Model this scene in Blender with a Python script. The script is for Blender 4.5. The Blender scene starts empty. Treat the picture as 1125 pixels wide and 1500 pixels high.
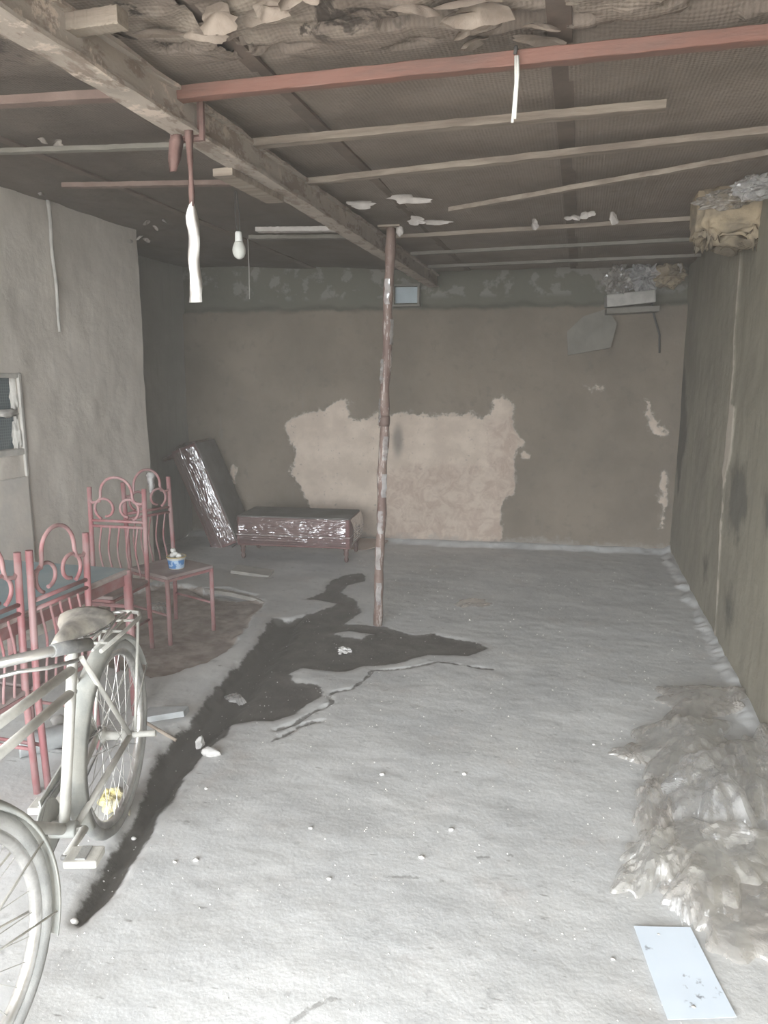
import bpy, bmesh, math, random
import numpy as np
from mathutils import Vector, Matrix, Euler
random.seed(7); rng = np.random.RandomState(7)
sc = bpy.context.scene
COL = sc.collection
PI = math.pi

# ---------------------------------------------------------------- camera, sky, exposure
FPX, CX, CY, CAMH = 1080.0, 562.5, 750.0, 1.65
PITCH = math.atan(195 / FPX)
YAW = math.atan(288 * math.cos(PITCH) / FPX)
cam = bpy.data.cameras.new('camera'); camo = bpy.data.objects.new('camera', cam); COL.objects.link(camo)
cam.sensor_fit = 'VERTICAL'; cam.sensor_height = 36.0; cam.lens = 36.0 * FPX / 1500.0
cam.clip_start = 0.02; cam.clip_end = 200
camo.location = (0, 0, CAMH); camo.rotation_euler = (PI / 2 - PITCH, 0, YAW)
sc.camera = camo
sc.cycles.transparent_max_bounces = 24
sc.view_settings.view_transform = 'Standard'; sc.view_settings.look = 'None'
sc.view_settings.gamma = 1.0; sc.view_settings.use_curve_mapping = False
sc.view_settings.exposure = 3.0
w = bpy.data.worlds.new('overcast_sky'); sc.world = w; w.use_nodes = True
bg = w.node_tree.nodes['Background']; bg.inputs[0].default_value = (0.93, 0.97, 1.0, 1); bg.inputs[1].default_value = 3.0
# portal at the open shop front: guides the sampling of the sky, gives off no light of its own
pl = bpy.data.lights.new('opening_portal', 'AREA'); pl.shape = 'RECTANGLE'; pl.size = 4.9; pl.size_y = 2.7
pl.cycles.is_portal = True
plo = bpy.data.objects.new('opening_portal', pl); COL.objects.link(plo)
plo.location = (-1.52, -1.9, 1.35); plo.rotation_euler = (PI / 2, 0, 0)   # -Z faces +Y (inwards)

# pixel -> place in the room (measured from the photograph)
_F = np.array([-math.sin(YAW) * math.cos(PITCH), math.cos(YAW) * math.cos(PITCH), -math.sin(PITCH)])
_R = np.array([math.cos(YAW), math.sin(YAW), 0.0]); _U = np.cross(_R, _F); _C = np.array([0, 0, CAMH])
def ray(x, y): return _F + _R * (x - CX) / FPX - _U * (y - CY) / FPX
def onz(x, y, z=0.0): d = ray(x, y); return _C + d * (z - CAMH) / d[2]
def ony(x, y, Y): d = ray(x, y); return _C + d * Y / d[1]
def onx(x, y, X): d = ray(x, y); return _C + d * X / d[0]

# ---------------------------------------------------------------- helpers
def smooth(e0, e1, x): t = np.clip((x - e0) / (e1 - e0), 0, 1); return t * t * (3 - 2 * t)
def sdf_poly(px, py, poly):
    """signed distance, negative inside"""
    P = np.asarray(poly, float); n = len(P)
    d2 = np.full(px.shape, 1e9); ins = np.zeros(px.shape, bool)
    for i in range(n):
        a, b = P[i], P[(i + 1) % n]; e = b - a; wx, wy = px - a[0], py - a[1]
        t = np.clip((wx * e[0] + wy * e[1]) / max(e @ e, 1e-12), 0, 1)
        d2 = np.minimum(d2, (wx - t * e[0]) ** 2 + (wy - t * e[1]) ** 2)
        if a[1] != b[1]:
            c = ((a[1] > py) != (b[1] > py)) & (px < (b[0] - a[0]) * (py - a[1]) / (b[1] - a[1]) + a[0]); ins ^= c
    return np.where(ins, -1, 1) * np.sqrt(d2)
def dist_line(px, py, pts):
    P = np.asarray(pts, float); d2 = np.full(px.shape, 1e9)
    for a, b in zip(P[:-1], P[1:]):
        e = b - a; wx, wy = px - a[0], py - a[1]; t = np.clip((wx * e[0] + wy * e[1]) / max(e @ e, 1e-12), 0, 1)
        d2 = np.minimum(d2, (wx - t * e[0]) ** 2 + (wy - t * e[1]) ** 2)
    return np.sqrt(d2)
_tab = np.random.RandomState(3).rand(256, 256)
def vnoise(x, y):
    xi = np.floor(x).astype(int); yi = np.floor(y).astype(int); fx = x - xi; fy = y - yi
    fx = fx * fx * (3 - 2 * fx); fy = fy * fy * (3 - 2 * fy); g = lambda i, j: _tab[i % 256, j % 256]
    return (g(xi, yi) * (1 - fx) + g(xi + 1, yi) * fx) * (1 - fy) + (g(xi, yi + 1) * (1 - fx) + g(xi + 1, yi + 1) * fx) * fy
def fbm(x, y, o=4):
    s = 0; a = 0.5
    for k in range(o): s = s + a * (vnoise(x * 2 ** k + 17.3 * k, y * 2 ** k + 5.1 * k) - 0.5); a *= 0.5
    return s

def obj(name, verts, faces, m, parent=None, sm=False):
    me = bpy.data.meshes.new(name); me.from_pydata([tuple(map(float, v)) for v in verts], [], faces); me.update()
    bm = bmesh.new(); bm.from_mesh(me); bmesh.ops.recalc_face_normals(bm, faces=bm.faces); bm.to_mesh(me); bm.free()
    if m: me.materials.append(m)
    if sm: me.polygons.foreach_set('use_smooth', [True] * len(me.polygons))
    o = bpy.data.objects.new(name, me); COL.objects.link(o)
    if parent: o.parent = parent
    return o
def grid_obj(name, P, m, parent=None, sm=True, attrs=None, keep=None, flip=False):
    """P: array (nu, nv, 3)"""
    nu, nv = P.shape[:2]; idx = np.arange(nu * nv).reshape(nu, nv)
    q = np.stack([idx[:-1, :-1], idx[1:, :-1], idx[1:, 1:], idx[:-1, 1:]], -1)
    q = q[keep] if keep is not None else q.reshape(-1, 4)
    if flip: q = q[:, ::-1]
    me = bpy.data.meshes.new(name); me.vertices.add(nu * nv); me.vertices.foreach_set('co', P.reshape(-1).astype(np.float32))
    me.loops.add(q.size); me.polygons.add(len(q))
    me.loops.foreach_set('vertex_index', q.reshape(-1).astype(np.int32))
    me.polygons.foreach_set('loop_start', (np.arange(len(q)) * 4).astype(np.int32))
    me.update(calc_edges=True); me.validate()
    me.polygons.foreach_set('use_smooth', [sm] * len(me.polygons))
    for k, a in (attrs or {}).items():
        at = me.attributes.new(k, 'FLOAT', 'POINT'); at.data.foreach_set('value', a.reshape(-1).astype(np.float32))
    me.materials.append(m)
    o = bpy.data.objects.new(name, me); COL.objects.link(o)
    if parent: o.parent = parent
    return o
class MB:
    def __init__(s): s.v = []; s.f = []
    def add(s, vs, fs):
        n = len(s.v); s.v += [tuple(v) for v in vs]; s.f += [tuple(i + n for i in f) for f in fs]; return s
    def box(s, c, size, rot=None, bev=0.0):
        bm = bmesh.new(); bmesh.ops.create_cube(bm, size=1)
        for v in bm.verts: v.co = Vector((v.co.x * size[0], v.co.y * size[1], v.co.z * size[2]))
        if bev: bmesh.ops.bevel(bm, geom=list(bm.edges), offset=bev, segments=2, affect='EDGES', profile=0.6)
        R = Euler(rot).to_matrix() if rot else Matrix.Identity(3)
        bm.verts.index_update()
        s.add([R @ v.co + Vector(c) for v in bm.verts], [[v.index for v in f.verts] for f in bm.faces]); bm.free(); return s
    def tube(s, pts, r, n=10, closed=False, caps=True, sq=None):
        P = [Vector(p) for p in pts]; N = len(P); rr = r if hasattr(r, '__len__') else [r] * N
        up = None; vs = []
        for i in range(N):
            if closed: t = P[(i + 1) % N] - P[i - 1]
            else: t = P[min(i + 1, N - 1)] - P[max(i - 1, 0)]
            t.normalize()
            if up is None: up = t.orthogonal().normalized()
            else:
                up = up - t * up.dot(t); up = up.normalized() if up.length > 1e-6 else t.orthogonal().normalized()
            b = t.cross(up)
            for k in range(n):
                a = 2 * PI * k / n; vs.append(P[i] + (up * math.cos(a) + b * math.sin(a) * (sq or 1)) * rr[i])
        fs = []
        for i in range(N if closed else N - 1):
            j = (i + 1) % N
            for k in range(n): fs.append((i * n + k, i * n + (k + 1) % n, j * n + (k + 1) % n, j * n + k))
        if caps and not closed: fs += [tuple(range(n - 1, -1, -1)), tuple((N - 1) * n + k for k in range(n))]
        return s.add(vs, fs)
    def lathe(s, prof, c=(0, 0, 0), n=20, axis=None):
        M = Vector((0, 0, 1)).rotation_difference(Vector(axis)).to_matrix() if axis else Matrix.Identity(3)
        vs = [M @ Vector((r * math.cos(2 * PI * k / n), r * math.sin(2 * PI * k / n), z)) + Vector(c) for r, z in prof for k in range(n)]
        fs = [(i * n + k, i * n + (k + 1) % n, (i + 1) * n + (k + 1) % n, (i + 1) * n + k) for i in range(len(prof) - 1) for k in range(n)]
        fs += [tuple(range(n - 1, -1, -1)), tuple((len(prof) - 1) * n + k for k in range(n))]
        return s.add(vs, fs)
    def prism(s, poly, z0, z1):
        n = len(poly); vs = [(x, y, z0) for x, y in poly] + [(x, y, z1) for x, y in poly]
        fs = [tuple(range(n - 1, -1, -1)), tuple(range(n, 2 * n))] + [(i, (i + 1) % n, n + (i + 1) % n, n + i) for i in range(n)]
        return s.add(vs, fs)
    def xf(s, fn): s.v = [tuple(fn(Vector(v))) for v in s.v]; return s
    def build(s, name, m, parent=None, sm=False):
        o = obj(name, s.v, s.f, m, parent, sm)
        if sm:
            for p in o.data.polygons:
                p.use_smooth = len(p.vertices) <= 4
        return o
def tag(o, label=None, cat=None, group=None, kind=None):
    for k, v in (('label', label), ('category', cat), ('group', group), ('kind', kind)):
        if v: o[k] = v
    return o
def empty(name, loc, rz=0, **kw):
    o = bpy.data.objects.new(name, None); COL.objects.link(o); o.location = tuple(map(float, loc)); o.rotation_euler = (0, 0, rz)
    o.empty_display_size = 0.1; return tag(o, **kw)
def arc(c, r, a0, a1, n, plane='xz'):
    out = []
    for i in range(n + 1):
        a = a0 + (a1 - a0) * i / n; u, v = r * math.cos(a), r * math.sin(a)
        out.append((c[0] + u, c[1], c[2] + v) if plane == 'xz' else (c[0] + u, c[1] + v, c[2]))
    return out
def blob(name, c, size, m, parent=None, amp=0.25, freq=3.0, seed=0, sub=3, sm=True):
    bm = bmesh.new(); bmesh.ops.create_icosphere(bm, subdivisions=sub, radius=1)
    from mathutils import noise
    for v in bm.verts:
        d = 1 + amp * noise.fractal(v.co * freq + Vector((seed * 7.1, seed, 0)), 1.0, 2.0, 3)
        v.co = Vector((v.co.x * d * size[0] + c[0], v.co.y * d * size[1] + c[1], v.co.z * d * size[2] + c[2]))
    bm.verts.index_update()
    o = obj(name, [v.co[:] for v in bm.verts], [[v.index for v in f.verts] for f in bm.faces], m, parent, sm); bm.free(); return o

# ---------------------------------------------------------------- materials
class NT:
    def __init__(s, name):
        s.m = bpy.data.materials.new(name); s.m.use_nodes = True; s.t = s.m.node_tree; s.n = s.t.nodes; s.l = s.t.links
        s.b = s.n['Principled BSDF']; s.co = s.n.new('ShaderNodeTexCoord').outputs['Object']
    def link(s, a, b): s.l.new(a, b)
    def map(s, sc=(1, 1, 1), src=None):
        n = s.n.new('ShaderNodeMapping'); n.inputs['Scale'].default_value = sc; s.link(src or s.co, n.inputs[0]); return n.outputs[0]
    def noise(s, scale, det=6, rough=.6, src=None, dist=0.0):
        n = s.n.new('ShaderNodeTexNoise'); n.inputs['Scale'].default_value = scale; n.inputs['Detail'].default_value = det
        n.inputs['Roughness'].default_value = rough; n.inputs['Distortion'].default_value = dist; s.link(src or s.co, n.inputs['Vector']); return n.outputs[0]
    def attr(s, name): n = s.n.new('ShaderNodeAttribute'); n.attribute_name = name; return n.outputs['Fac']
    def math(s, op, a, b=None, c=None):
        n = s.n.new('ShaderNodeMath'); n.operation = op
        for i, x in enumerate((a, b, c)):
            if x is None: continue
            if isinstance(x, (int, float)): n.inputs[i].default_value = x
            else: s.link(x, n.inputs[i])
        return n.outputs[0]
    def rng(s, v, a, b, c=0.0, d=1.0):
        n = s.n.new('ShaderNodeMapRange'); n.interpolation_type = 'SMOOTHSTEP'
        for i, x in ((1, a), (2, b), (3, c), (4, d)): n.inputs[i].default_value = x
        s.link(v, n.inputs[0]); return n.outputs[0]
    def mix(s, f, a, b, mode='MIX'):
        n = s.n.new('ShaderNodeMix'); n.data_type = 'RGBA'; n.blend_type = mode
        for i, x in ((0, f), (6, a), (7, b)):
            if isinstance(x, (int, float)): n.inputs[i].default_value = x
            elif isinstance(x, tuple): n.inputs[i].default_value = (*x, 1)
            else: s.link(x, n.inputs[i])
        return n.outputs[2]
    def bump(s, h, strength, dist=0.01):
        n = s.n.new('ShaderNodeBump'); n.inputs['Strength'].default_value = strength; n.inputs['Distance'].default_value = dist
        s.link(h, n.inputs['Height']); s.link(n.outputs[0], s.b.inputs['Normal'])
    def xyz(s): n = s.n.new('ShaderNodeSeparateXYZ'); s.link(s.co, n.inputs[0]); return n.outputs
    def out(s, col=None, rough=.8, spec=.3, metal=0., coat=0., alpha=1.):
        if col is not None:
            if isinstance(col, tuple): s.b.inputs['Base Color'].default_value = (*col, 1)
            else: s.link(col, s.b.inputs['Base Color'])
        if isinstance(rough, (int, float)): s.b.inputs['Roughness'].default_value = rough
        else: s.link(rough, s.b.inputs['Roughness'])
        s.b.inputs['Specular IOR Level'].default_value = spec; s.b.inputs['Metallic'].default_value = metal
        s.b.inputs['Coat Weight'].default_value = coat; s.b.inputs['Coat Roughness'].default_value = .12
        if isinstance(alpha, (int, float)): s.b.inputs['Alpha'].default_value = alpha
        else: s.link(alpha, s.b.inputs['Alpha'])
        return s.m
def M(name, c1, c2=None, scale=8, rough=.75, spec=.3, bump=.3, bscale=60, metal=0, coat=0, lo=.35, hi=.65, alpha=1., stretch=None):
    t = NT(name); src = t.map(stretch) if stretch else None
    col = t.mix(t.rng(t.noise(scale, src=src), lo, hi), c1, c2) if c2 else c1
    if bump: t.bump(t.noise(bscale, 4, src=src), bump, .004)
    return t.out(col, rough, spec, metal, coat, alpha)
def lin(r, g, b):
    f = lambda c: c / 12.92 if c <= .04045 else ((c + .055) / 1.055) ** 2.4
    return (f(r / 255), f(g / 255), f(b / 255))

m_ceil = None
def mk_floor():
    t = NT('cement_floor')
    n1 = t.noise(2.2, 8, .62); n2 = t.noise(14, 6, .65); n3 = t.noise(60, 4)
    base = t.mix(t.rng(n1, .3, .7), (.49, .49, .485), (.61, .605, .59))
    base = t.mix(t.rng(n2, .55, .78), base, (.36, .355, .35))
    base = t.mix(t.rng(t.noise(30, 3, src=t.map((.35, 1.2, 1))), .66, .74), base, (.33, .32, .31))
    base = t.mix(t.rng(t.noise(3.1, 5, src=t.map((1, 1, 1))), .55, .8, 0, .45), base, (.52, .46, .42))
    dn = t.math('ADD', t.attr('dirt'), t.math('MULTIPLY', t.math('SUBTRACT', t.noise(22, 5), .5), .12))
    dm = t.rng(dn, -.015, .02, 1, 0)
    dirtc = t.mix(t.rng(t.noise(9, 6), .35, .7), (.27, .22, .19), (.42, .365, .325))
    base = t.mix(dm, base, dirtc)
    cn = t.math('ADD', t.attr('crack'), t.math('MULTIPLY', t.math('SUBTRACT', t.noise(16, 5), .5), .05))
    base = t.mix(t.rng(cn, .004, .014, .85, 0), base, (.12, .11, .10))
    hn = t.math('ADD', t.attr('hair'), t.math('MULTIPLY', t.math('ABSOLUTE', t.math('SUBTRACT', t.noise(9, 5), .5)), .10))
    base = t.mix(t.rng(hn, .006, .012, .6, 0), base, (.20, .19, .18))
    wn = t.math('ADD', t.attr('wet'), t.math('MULTIPLY', t.math('SUBTRACT', t.noise(10, 8, .68), .5), .085))
    wm = t.rng(wn, -.008, .012, 1, 0)
    halo = t.rng(wn, .0, .06, .35, 0)
    base = t.mix(halo, base, (.30, .28, .26))
    wetc = t.mix(t.rng(t.noise(7, 6), .35, .7), (.060, .054, .048), (.105, .096, .086))
    wetc = t.mix(t.rng(t.attr('mud'), -.02, .05, 1, 0), wetc, (.052, .047, .040))
    wetc = t.mix(t.rng(t.noise(55, 3), .70, .74), wetc, (.5, .48, .45))
    base = t.mix(wm, base, wetc)
    t.bump(t.math('ADD', t.math('MULTIPLY', n2, 1.0), t.math('MULTIPLY', n3, .35)), .3, .010)
    r = t.math('SUBTRACT', .82, t.math('MULTIPLY', wm, .25))
    return t.out(base, r, .25)
def mk_wall_back():
    t = NT('smoke_stained_plaster'); x = t.xyz()
    n1 = t.noise(1.6, 7, .6); n2 = t.noise(10, 7, .65)
    base = t.mix(t.rng(n1, .3, .7), (.170, .138, .106), (.232, .188, .144))
    base = t.mix(t.rng(n2, .52, .75, 0, .6), base, (.13, .115, .095))
    base = t.mix(t.rng(t.noise(7, 5, src=t.map((2.5, 2.5, .35))), .6, .8, 0, .5), base, (.21, .19, .165))
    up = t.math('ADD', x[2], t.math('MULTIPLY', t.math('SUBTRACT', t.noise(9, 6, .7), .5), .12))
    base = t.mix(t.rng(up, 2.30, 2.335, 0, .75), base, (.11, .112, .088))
    chip = t.math('MULTIPLY', t.rng(t.noise(6, 5, .6), .52, .60), t.rng(x[2], 2.40, 2.46))
    base = t.mix(t.math('MULTIPLY', chip, .7), base, (.27, .245, .215))
    an = t.math('ADD', t.attr('patch'), t.math('ADD', t.math('MULTIPLY', t.math('SUBTRACT', t.noise(13, 8, .72), .5), .16), t.math('MULTIPLY', t.math('SUBTRACT', t.noise(5, 3, .5, dist=1.5), .5), .14)))
    am = t.rng(an, -.004, .006, 1, 0)
    pc = t.mix(t.rng(t.noise(5, 7, .6), .35, .7), (.50, .405, .325), (.62, .51, .415))
    pc = t.mix(t.rng(t.noise(26, 5, .6), .62, .7, 0, .6), pc, (.24, .20, .17))
    low = t.math('ADD', t.attr('rosy'), t.math('MULTIPLY', t.math('SUBTRACT', t.noise(7, 6, .7), .5), .45))
    pc = t.mix(t.rng(low, -.05, .06, .62, 0), pc, t.mix(t.rng(t.noise(8, 6, .7, dist=1.0), .38, .62), (.36, .255, .20), (.54, .44, .36)))
    pc = t.mix(t.rng(t.attr('smudge'), .0, .10, .7, 0), pc, (.13, .12, .11))
    edge = t.rng(t.math('ABSOLUTE', an), .0, .022, .5, 0)
    base = t.mix(am, base, pc)
    base = t.mix(edge, base, (.40, .35, .30))
    foot = t.math('ADD', x[2], t.math('MULTIPLY', t.math('SUBTRACT', t.noise(8, 6, .7), .5), .35))
    base = t.mix(t.rng(foot, .02, .1, .55, 0), base, (.33, .30, .27))
    t.bump(t.math('ADD', n2, t.math('MULTIPLY', am, .6)), .5, .012)
    return t.out(base, .85, .2)
def mk_wall(name, a, b, c, streak=.5, attr=None, dark=None):
    t = NT(name); n1 = t.noise(1.3, 7, .6); n2 = t.noise(11, 7, .65)
    base = t.mix(t.rng(n1, .3, .7), a, b)
    base = t.mix(t.rng(t.noise(5, 6, src=t.map((4, 4, .3))), .5, .75, 0, streak), base, c)
    base = t.mix(t.rng(n2, .58, .75, 0, .35), base, c)
    if attr:
        an = t.math('ADD', t.attr(attr), t.math('MULTIPLY', t.math('SUBTRACT', t.noise(9, 7, .7), .5), .07))
        base = t.mix(t.rng(an, .008, .026, .95, 0), base, (.50, .44, .36))
    if dark:
        dn = t.math('ADD', t.attr(dark), t.math('MULTIPLY', t.math('SUBTRACT', t.noise(7, 7, .7), .5), .35))
        base = t.mix(t.rng(dn, -.05, .08, .75, 0), base, (.07, .066, .055))
    t.bump(n2, .5, .012)
    return t.out(base, .88, .2)
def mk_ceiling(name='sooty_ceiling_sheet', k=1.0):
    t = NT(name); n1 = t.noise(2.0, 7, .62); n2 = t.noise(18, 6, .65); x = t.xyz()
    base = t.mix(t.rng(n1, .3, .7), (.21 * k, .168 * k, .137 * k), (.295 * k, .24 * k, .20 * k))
    base = t.mix(t.rng(n2, .55, .75, 0, .5), base, (.15, .122, .102))
    base = t.mix(t.rng(t.noise(7, 8, .75), .68, .72, 0, .7), base, (.36, .33, .30))
    torn = t.math('MULTIPLY', t.rng(x[1], 2.2, 2.45, 1, 0), t.rng(t.noise(6, 8, .7, dist=.6), .45, .6))
    base = t.mix(t.math('MULTIPLY', torn, .8), base, (.37, .31, .25))
    base = t.mix(t.math('MULTIPLY', t.rng(x[1], 2.25, 2.45, 1, 0), t.rng(t.noise(5, 7, .65, dist=.8), .56, .62)), base, (.075, .06, .05))  # crevice shade painted as dark blotches over the torn front
    chk = t.n.new('ShaderNodeTexWave'); chk.inputs['Scale'].default_value = 22; chk.bands_direction = 'X'; t.link(t.co, chk.inputs[0])
    chy = t.n.new('ShaderNodeTexWave'); chy.inputs['Scale'].default_value = 22; chy.bands_direction = 'Y'; t.link(t.co, chy.inputs[0])
    wv = t.math('ADD', chk.outputs['Fac'], chy.outputs['Fac'])
    base = t.mix(t.math('MULTIPLY', wv, .10), base, (.06, .05, .045))
    t.bump(t.math('ADD', t.math('MULTIPLY', n2, 1.6), t.math('MULTIPLY', wv, .2)), .5, .008)
    return t.out(base, .85, .2)
m_floor = mk_floor(); m_back = mk_wall_back(); m_ceil = mk_ceiling(); m_ceil_dark = mk_ceiling('shade_toned_ceiling_sheet', .58)  # left sheets: same material darkened to offset the light bouncing there
m_lwall = mk_wall('grey_cement_render', (.50, .455, .40), (.60, .545, .48), (.42, .385, .345), .35)
m_dwall = mk_wall('shade_darkened_green_plaster', (.24, .235, .20), (.31, .30, .26), (.20, .195, .17))  # shade of the recess put into this wall's darker colour
m_rwall = mk_wall('damp_streaked_plaster', (.22, .198, .152), (.29, .262, .20), (.17, .155, .12), .7, 'crackline', 'stain')
m_wood = M('weathered_batten_wood', (.30, .25, .20), (.19, .15, .12), 6, .8, .2, .6, 30, stretch=(.4, 4, 4))
m_red = M('red_painted_steel_batten', (.215, .105, .078), (.155, .088, .068), 5, .55, .35, .3, 30, stretch=(.6, 4, 4))
def mk_beam():
    t = NT('flaking_beam_paint'); x = t.xyz(); n = t.noise(6, 8, .7, t.map((2, .9, 2)))
    base = t.mix(t.rng(t.noise(2.5, 5), .35, .65), (.34, .29, .245), (.42, .36, .305))
    base = t.mix(t.rng(n, .50, .58, 0, .75), base, (.22, .165, .13))
    fl = t.math('MULTIPLY', t.rng(t.noise(7, 8, .7), .54, .60), t.rng(x[1], 2.4, 3.2, .9, .25))
    base = t.mix(fl, base, (.60, .50, .42)); t.bump(n, .6, .01); return t.out(base, .8, .25)
m_beam = mk_beam()
def mk_pole():
    t = NT('torn_film_on_brown_pole'); n = t.noise(9, 8, .72, t.map((3, 3, .55)))
    base = t.mix(t.rng(t.noise(8, 4), .35, .65), (.14, .085, .07), (.20, .14, .115))
    base = t.mix(t.rng(n, .56, .61, 0, .9), base, (.46, .40, .36))
    base = t.mix(t.rng(t.noise(26, 6, .7, t.map((3, 3, .3))), .6, .66), base, (.60, .55, .51)); t.bump(n, .5, .006); return t.out(base, .55, .35)
m_pole = mk_pole()
m_frame_red = M('dusty_red_enamel', (.30, .115, .12), (.33, .20, .195), 9, .5, .4, .15, 60)
m_seat = M('dusty_brown_seat', (.27, .20, .19), (.33, .27, .255), 7, .7, .3, .3, 80)
m_table = M('dusty_blue_table_top', (.16, .25, .29), (.24, .31, .33), 5, .35, .4, .1, 50)
m_table_edge = M('pale_dusty_table_edge', (.46, .40, .37), (.36, .28, .26), 8, .7)
m_dust = M('dust_caked_paint', (.46, .455, .415), (.33, .335, .315), 10, .75, .3, .35, 90)
m_dustlight = M('dusty_cream_enamel', (.60, .58, .53), (.44, .43, .395), 9, .6, .35, .3, 90)
m_tyre = M('dusty_rubber', (.36, .355, .34), (.26, .26, .25), 12, .85, .2, .4, 120)
m_chrome = M('dull_chrome', (.75, .74, .72), (.5, .49, .47), 14, .28, .5, .1, 90, metal=.85)
m_spoke = M('dull_spoke_steel', (.55, .54, .51), (.42, .41, .39), 14, .5, .5, 0, metal=.4)
m_leather = M('worn_saddle_leather', (.42, .385, .33), (.16, .15, .14), 9, .6, .35, .3, 70)
m_darkmetal = M('greasy_dark_metal', (.12, .12, .12), (.24, .235, .22), 20, .5, .4, .3, 90)
m_maroon = M('maroon_upholstery', (.155, .070, .068), (.205, .105, .10), 6, .55, .3, .2, 200)
m_dusttop = M('dusty_grey_upholstery', (.115, .105, .098), (.165, .150, .14), 4, .8, .2, .2, 160)
m_darkwood = M('dark_turned_wood', (.10, .05, .045), (.15, .09, .08), 12, .4, .4, .1, 60)
m_piping = M('pale_piping', (.42, .34, .32), None, rough=.6)
m_white = M('white_plastic', (.80, .79, .75), (.70, .69, .65), 10, .4, .4, .05)
m_bulb = M('milky_bulb_plastic', (.70, .70, .64), (.60, .60, .55), 10, .3, .4, 0)
m_cloth = M('off_white_cloth', (.86, .83, .79), (.74, .70, .66), 14, .8, .2, .3, 60)
m_brownbatten = M('brown_batten_wood', (.16, .11, .09), (.21, .15, .125), 6, .8)
m_redcloth = M('faded_red_cloth', (.15, .085, .072), (.20, .125, .108), 10, .85, .2, .4, 80)
m_wire = M('dark_flex', (.07, .065, .06), None, rough=.6)
m_string = M('white_string', (.74, .71, .66), None, rough=.8)
m_paper = NT('smudged_white_paper')
def mk_paper():
    t = m_paper
    c = t.mix(t.rng(t.noise(5, 5, .6), .45, .75, 0, .4), (.70, .77, .85), (.62, .68, .75))
    c = t.mix(t.math('MULTIPLY', t.rng(t.noise(30, 5, .6), .60, .68, 0, .8), t.rng(t.noise(6, 2), .52, .6)), c, (.22, .23, .25)); return t.out(c, .8, .2)
m_paper = mk_paper()
def film_out(t, c, alpha, rough, gloss):
    """clear film: see-through body with a sharp surface reflection"""
    N = t.n.new; tr = N('ShaderNodeBsdfTransparent'); df = N('ShaderNodeBsdfDiffuse'); gl = N('ShaderNodeBsdfGlossy'); fr = N('ShaderNodeFresnel'); m1 = N('ShaderNodeMixShader'); m2 = N('ShaderNodeMixShader')
    tl = N('ShaderNodeBsdfTranslucent'); m0 = N('ShaderNodeMixShader'); m0.inputs[0].default_value = .5; t.link(c, tl.inputs[0]); t.link(df.outputs[0], m0.inputs[1]); t.link(tl.outputs[0], m0.inputs[2])
    t.link(c, df.inputs[0]); gl.inputs['Roughness'].default_value = rough; fr.inputs['IOR'].default_value = 1.5
    t.link(alpha, m1.inputs[0]); t.link(tr.outputs[0], m1.inputs[1]); t.link(m0.outputs[0], m1.inputs[2])
    t.link(t.math('MINIMUM', t.math('MULTIPLY', fr.outputs[0], gloss), .36 if gloss < 3 else .8), m2.inputs[0]); t.link(m1.outputs[0], m2.inputs[1]); t.link(gl.outputs[0], m2.inputs[2])
    t.link(m2.outputs[0], t.n['Material Output'].inputs[0]); t.n.remove(t.b); return t.m
def mk_plastic(name, c1, c2, alpha, rough=.10):
    t = NT(name); c = t.mix(t.rng(t.noise(7, 5), .35, .65), c1, c2)
    return film_out(t, c, t.rng(t.noise(9, 5), .3, .7, alpha - .26, alpha + .2), rough, 1.7)
m_film = mk_plastic('crumpled_clear_film', (.80, .765, .71), (.70, .665, .61), .44)
m_film_b = mk_plastic('crumpled_dusty_film', (.72, .67, .61), (.62, .57, .52), .48, .14)
m_film_w = mk_plastic('crumpled_white_film', (.92, .91, .90), (.84, .82, .80), .45, .08)
def mk_wrap():
    t = NT('stretch_wrap_film'); c = t.mix(.5, (.5, .42, .42), (.5, .42, .42))
    return film_out(t, c, t.rng(t.noise(9, 6, .65, t.map((.5, 4, 7)), 1.0), .45, .62, .02, .22), .12, 4.2)
m_wrap = mk_wrap()
m_foam = M('dirty_yellow_foam', (.38, .30, .20), (.21, .175, .13), 7, .95, .1, .9, 40)
m_pale = M('pale_plaster_lump', (.45, .425, .385), (.34, .32, .29), 9, .9, .2, .6, 50)
m_greyboard = M('grey_brown_board', (.18, .165, .14), (.23, .21, .18), 5, .9, .2, .4, 40)
m_card = M('brown_cardboard', (.25, .18, .14), (.31, .235, .19), 6, .85, .2, .2, 60)
m_yellow = M('faded_yellow_wrapper', (.62, .53, .20), (.58, .54, .42), 14, .5, .4, .5, 50)
m_blueprint = None
def mk_blue():
    t = NT('blue_and_white_print'); c = t.mix(t.rng(t.noise(28, 3), .50, .56), (.06, .22, .52), (.45, .60, .78)); return t.out(c, .35, .5)
m_blueprint = mk_blue()
m_tubyellow = M('yellow_tub_rim', (.55, .42, .17), None, rough=.4)
m_teal = None
def mk_mesh():
    t = NT('dark_insect_mesh'); wv = []
    for d in 'YZ':
        n = t.n.new('ShaderNodeTexWave'); n.inputs['Scale'].default_value = 18; n.bands_direction = d; t.link(t.co, n.inputs[0]); wv.append(n.outputs['Fac'])
    c = t.mix(t.rng(t.math('MAXIMUM', wv[0], wv[1]), .8, .95), (.055, .075, .085), (.12, .14, .145)); return t.out(c, .7, .3)
m_teal = mk_mesh()
m_pane = M('pale_blue_pane', (.30, .35, .36), (.24, .28, .29), 5, .3, .4, 0)
m_stone = M('pale_grit', (.62, .60, .57), (.5, .48, .46), 20, .9, .2, .4, 80)
m_tin = M('dusty_tin', (.42, .43, .43), (.32, .33, .33), 10, .5, .4, .2, 80, metal=.3)

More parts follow.
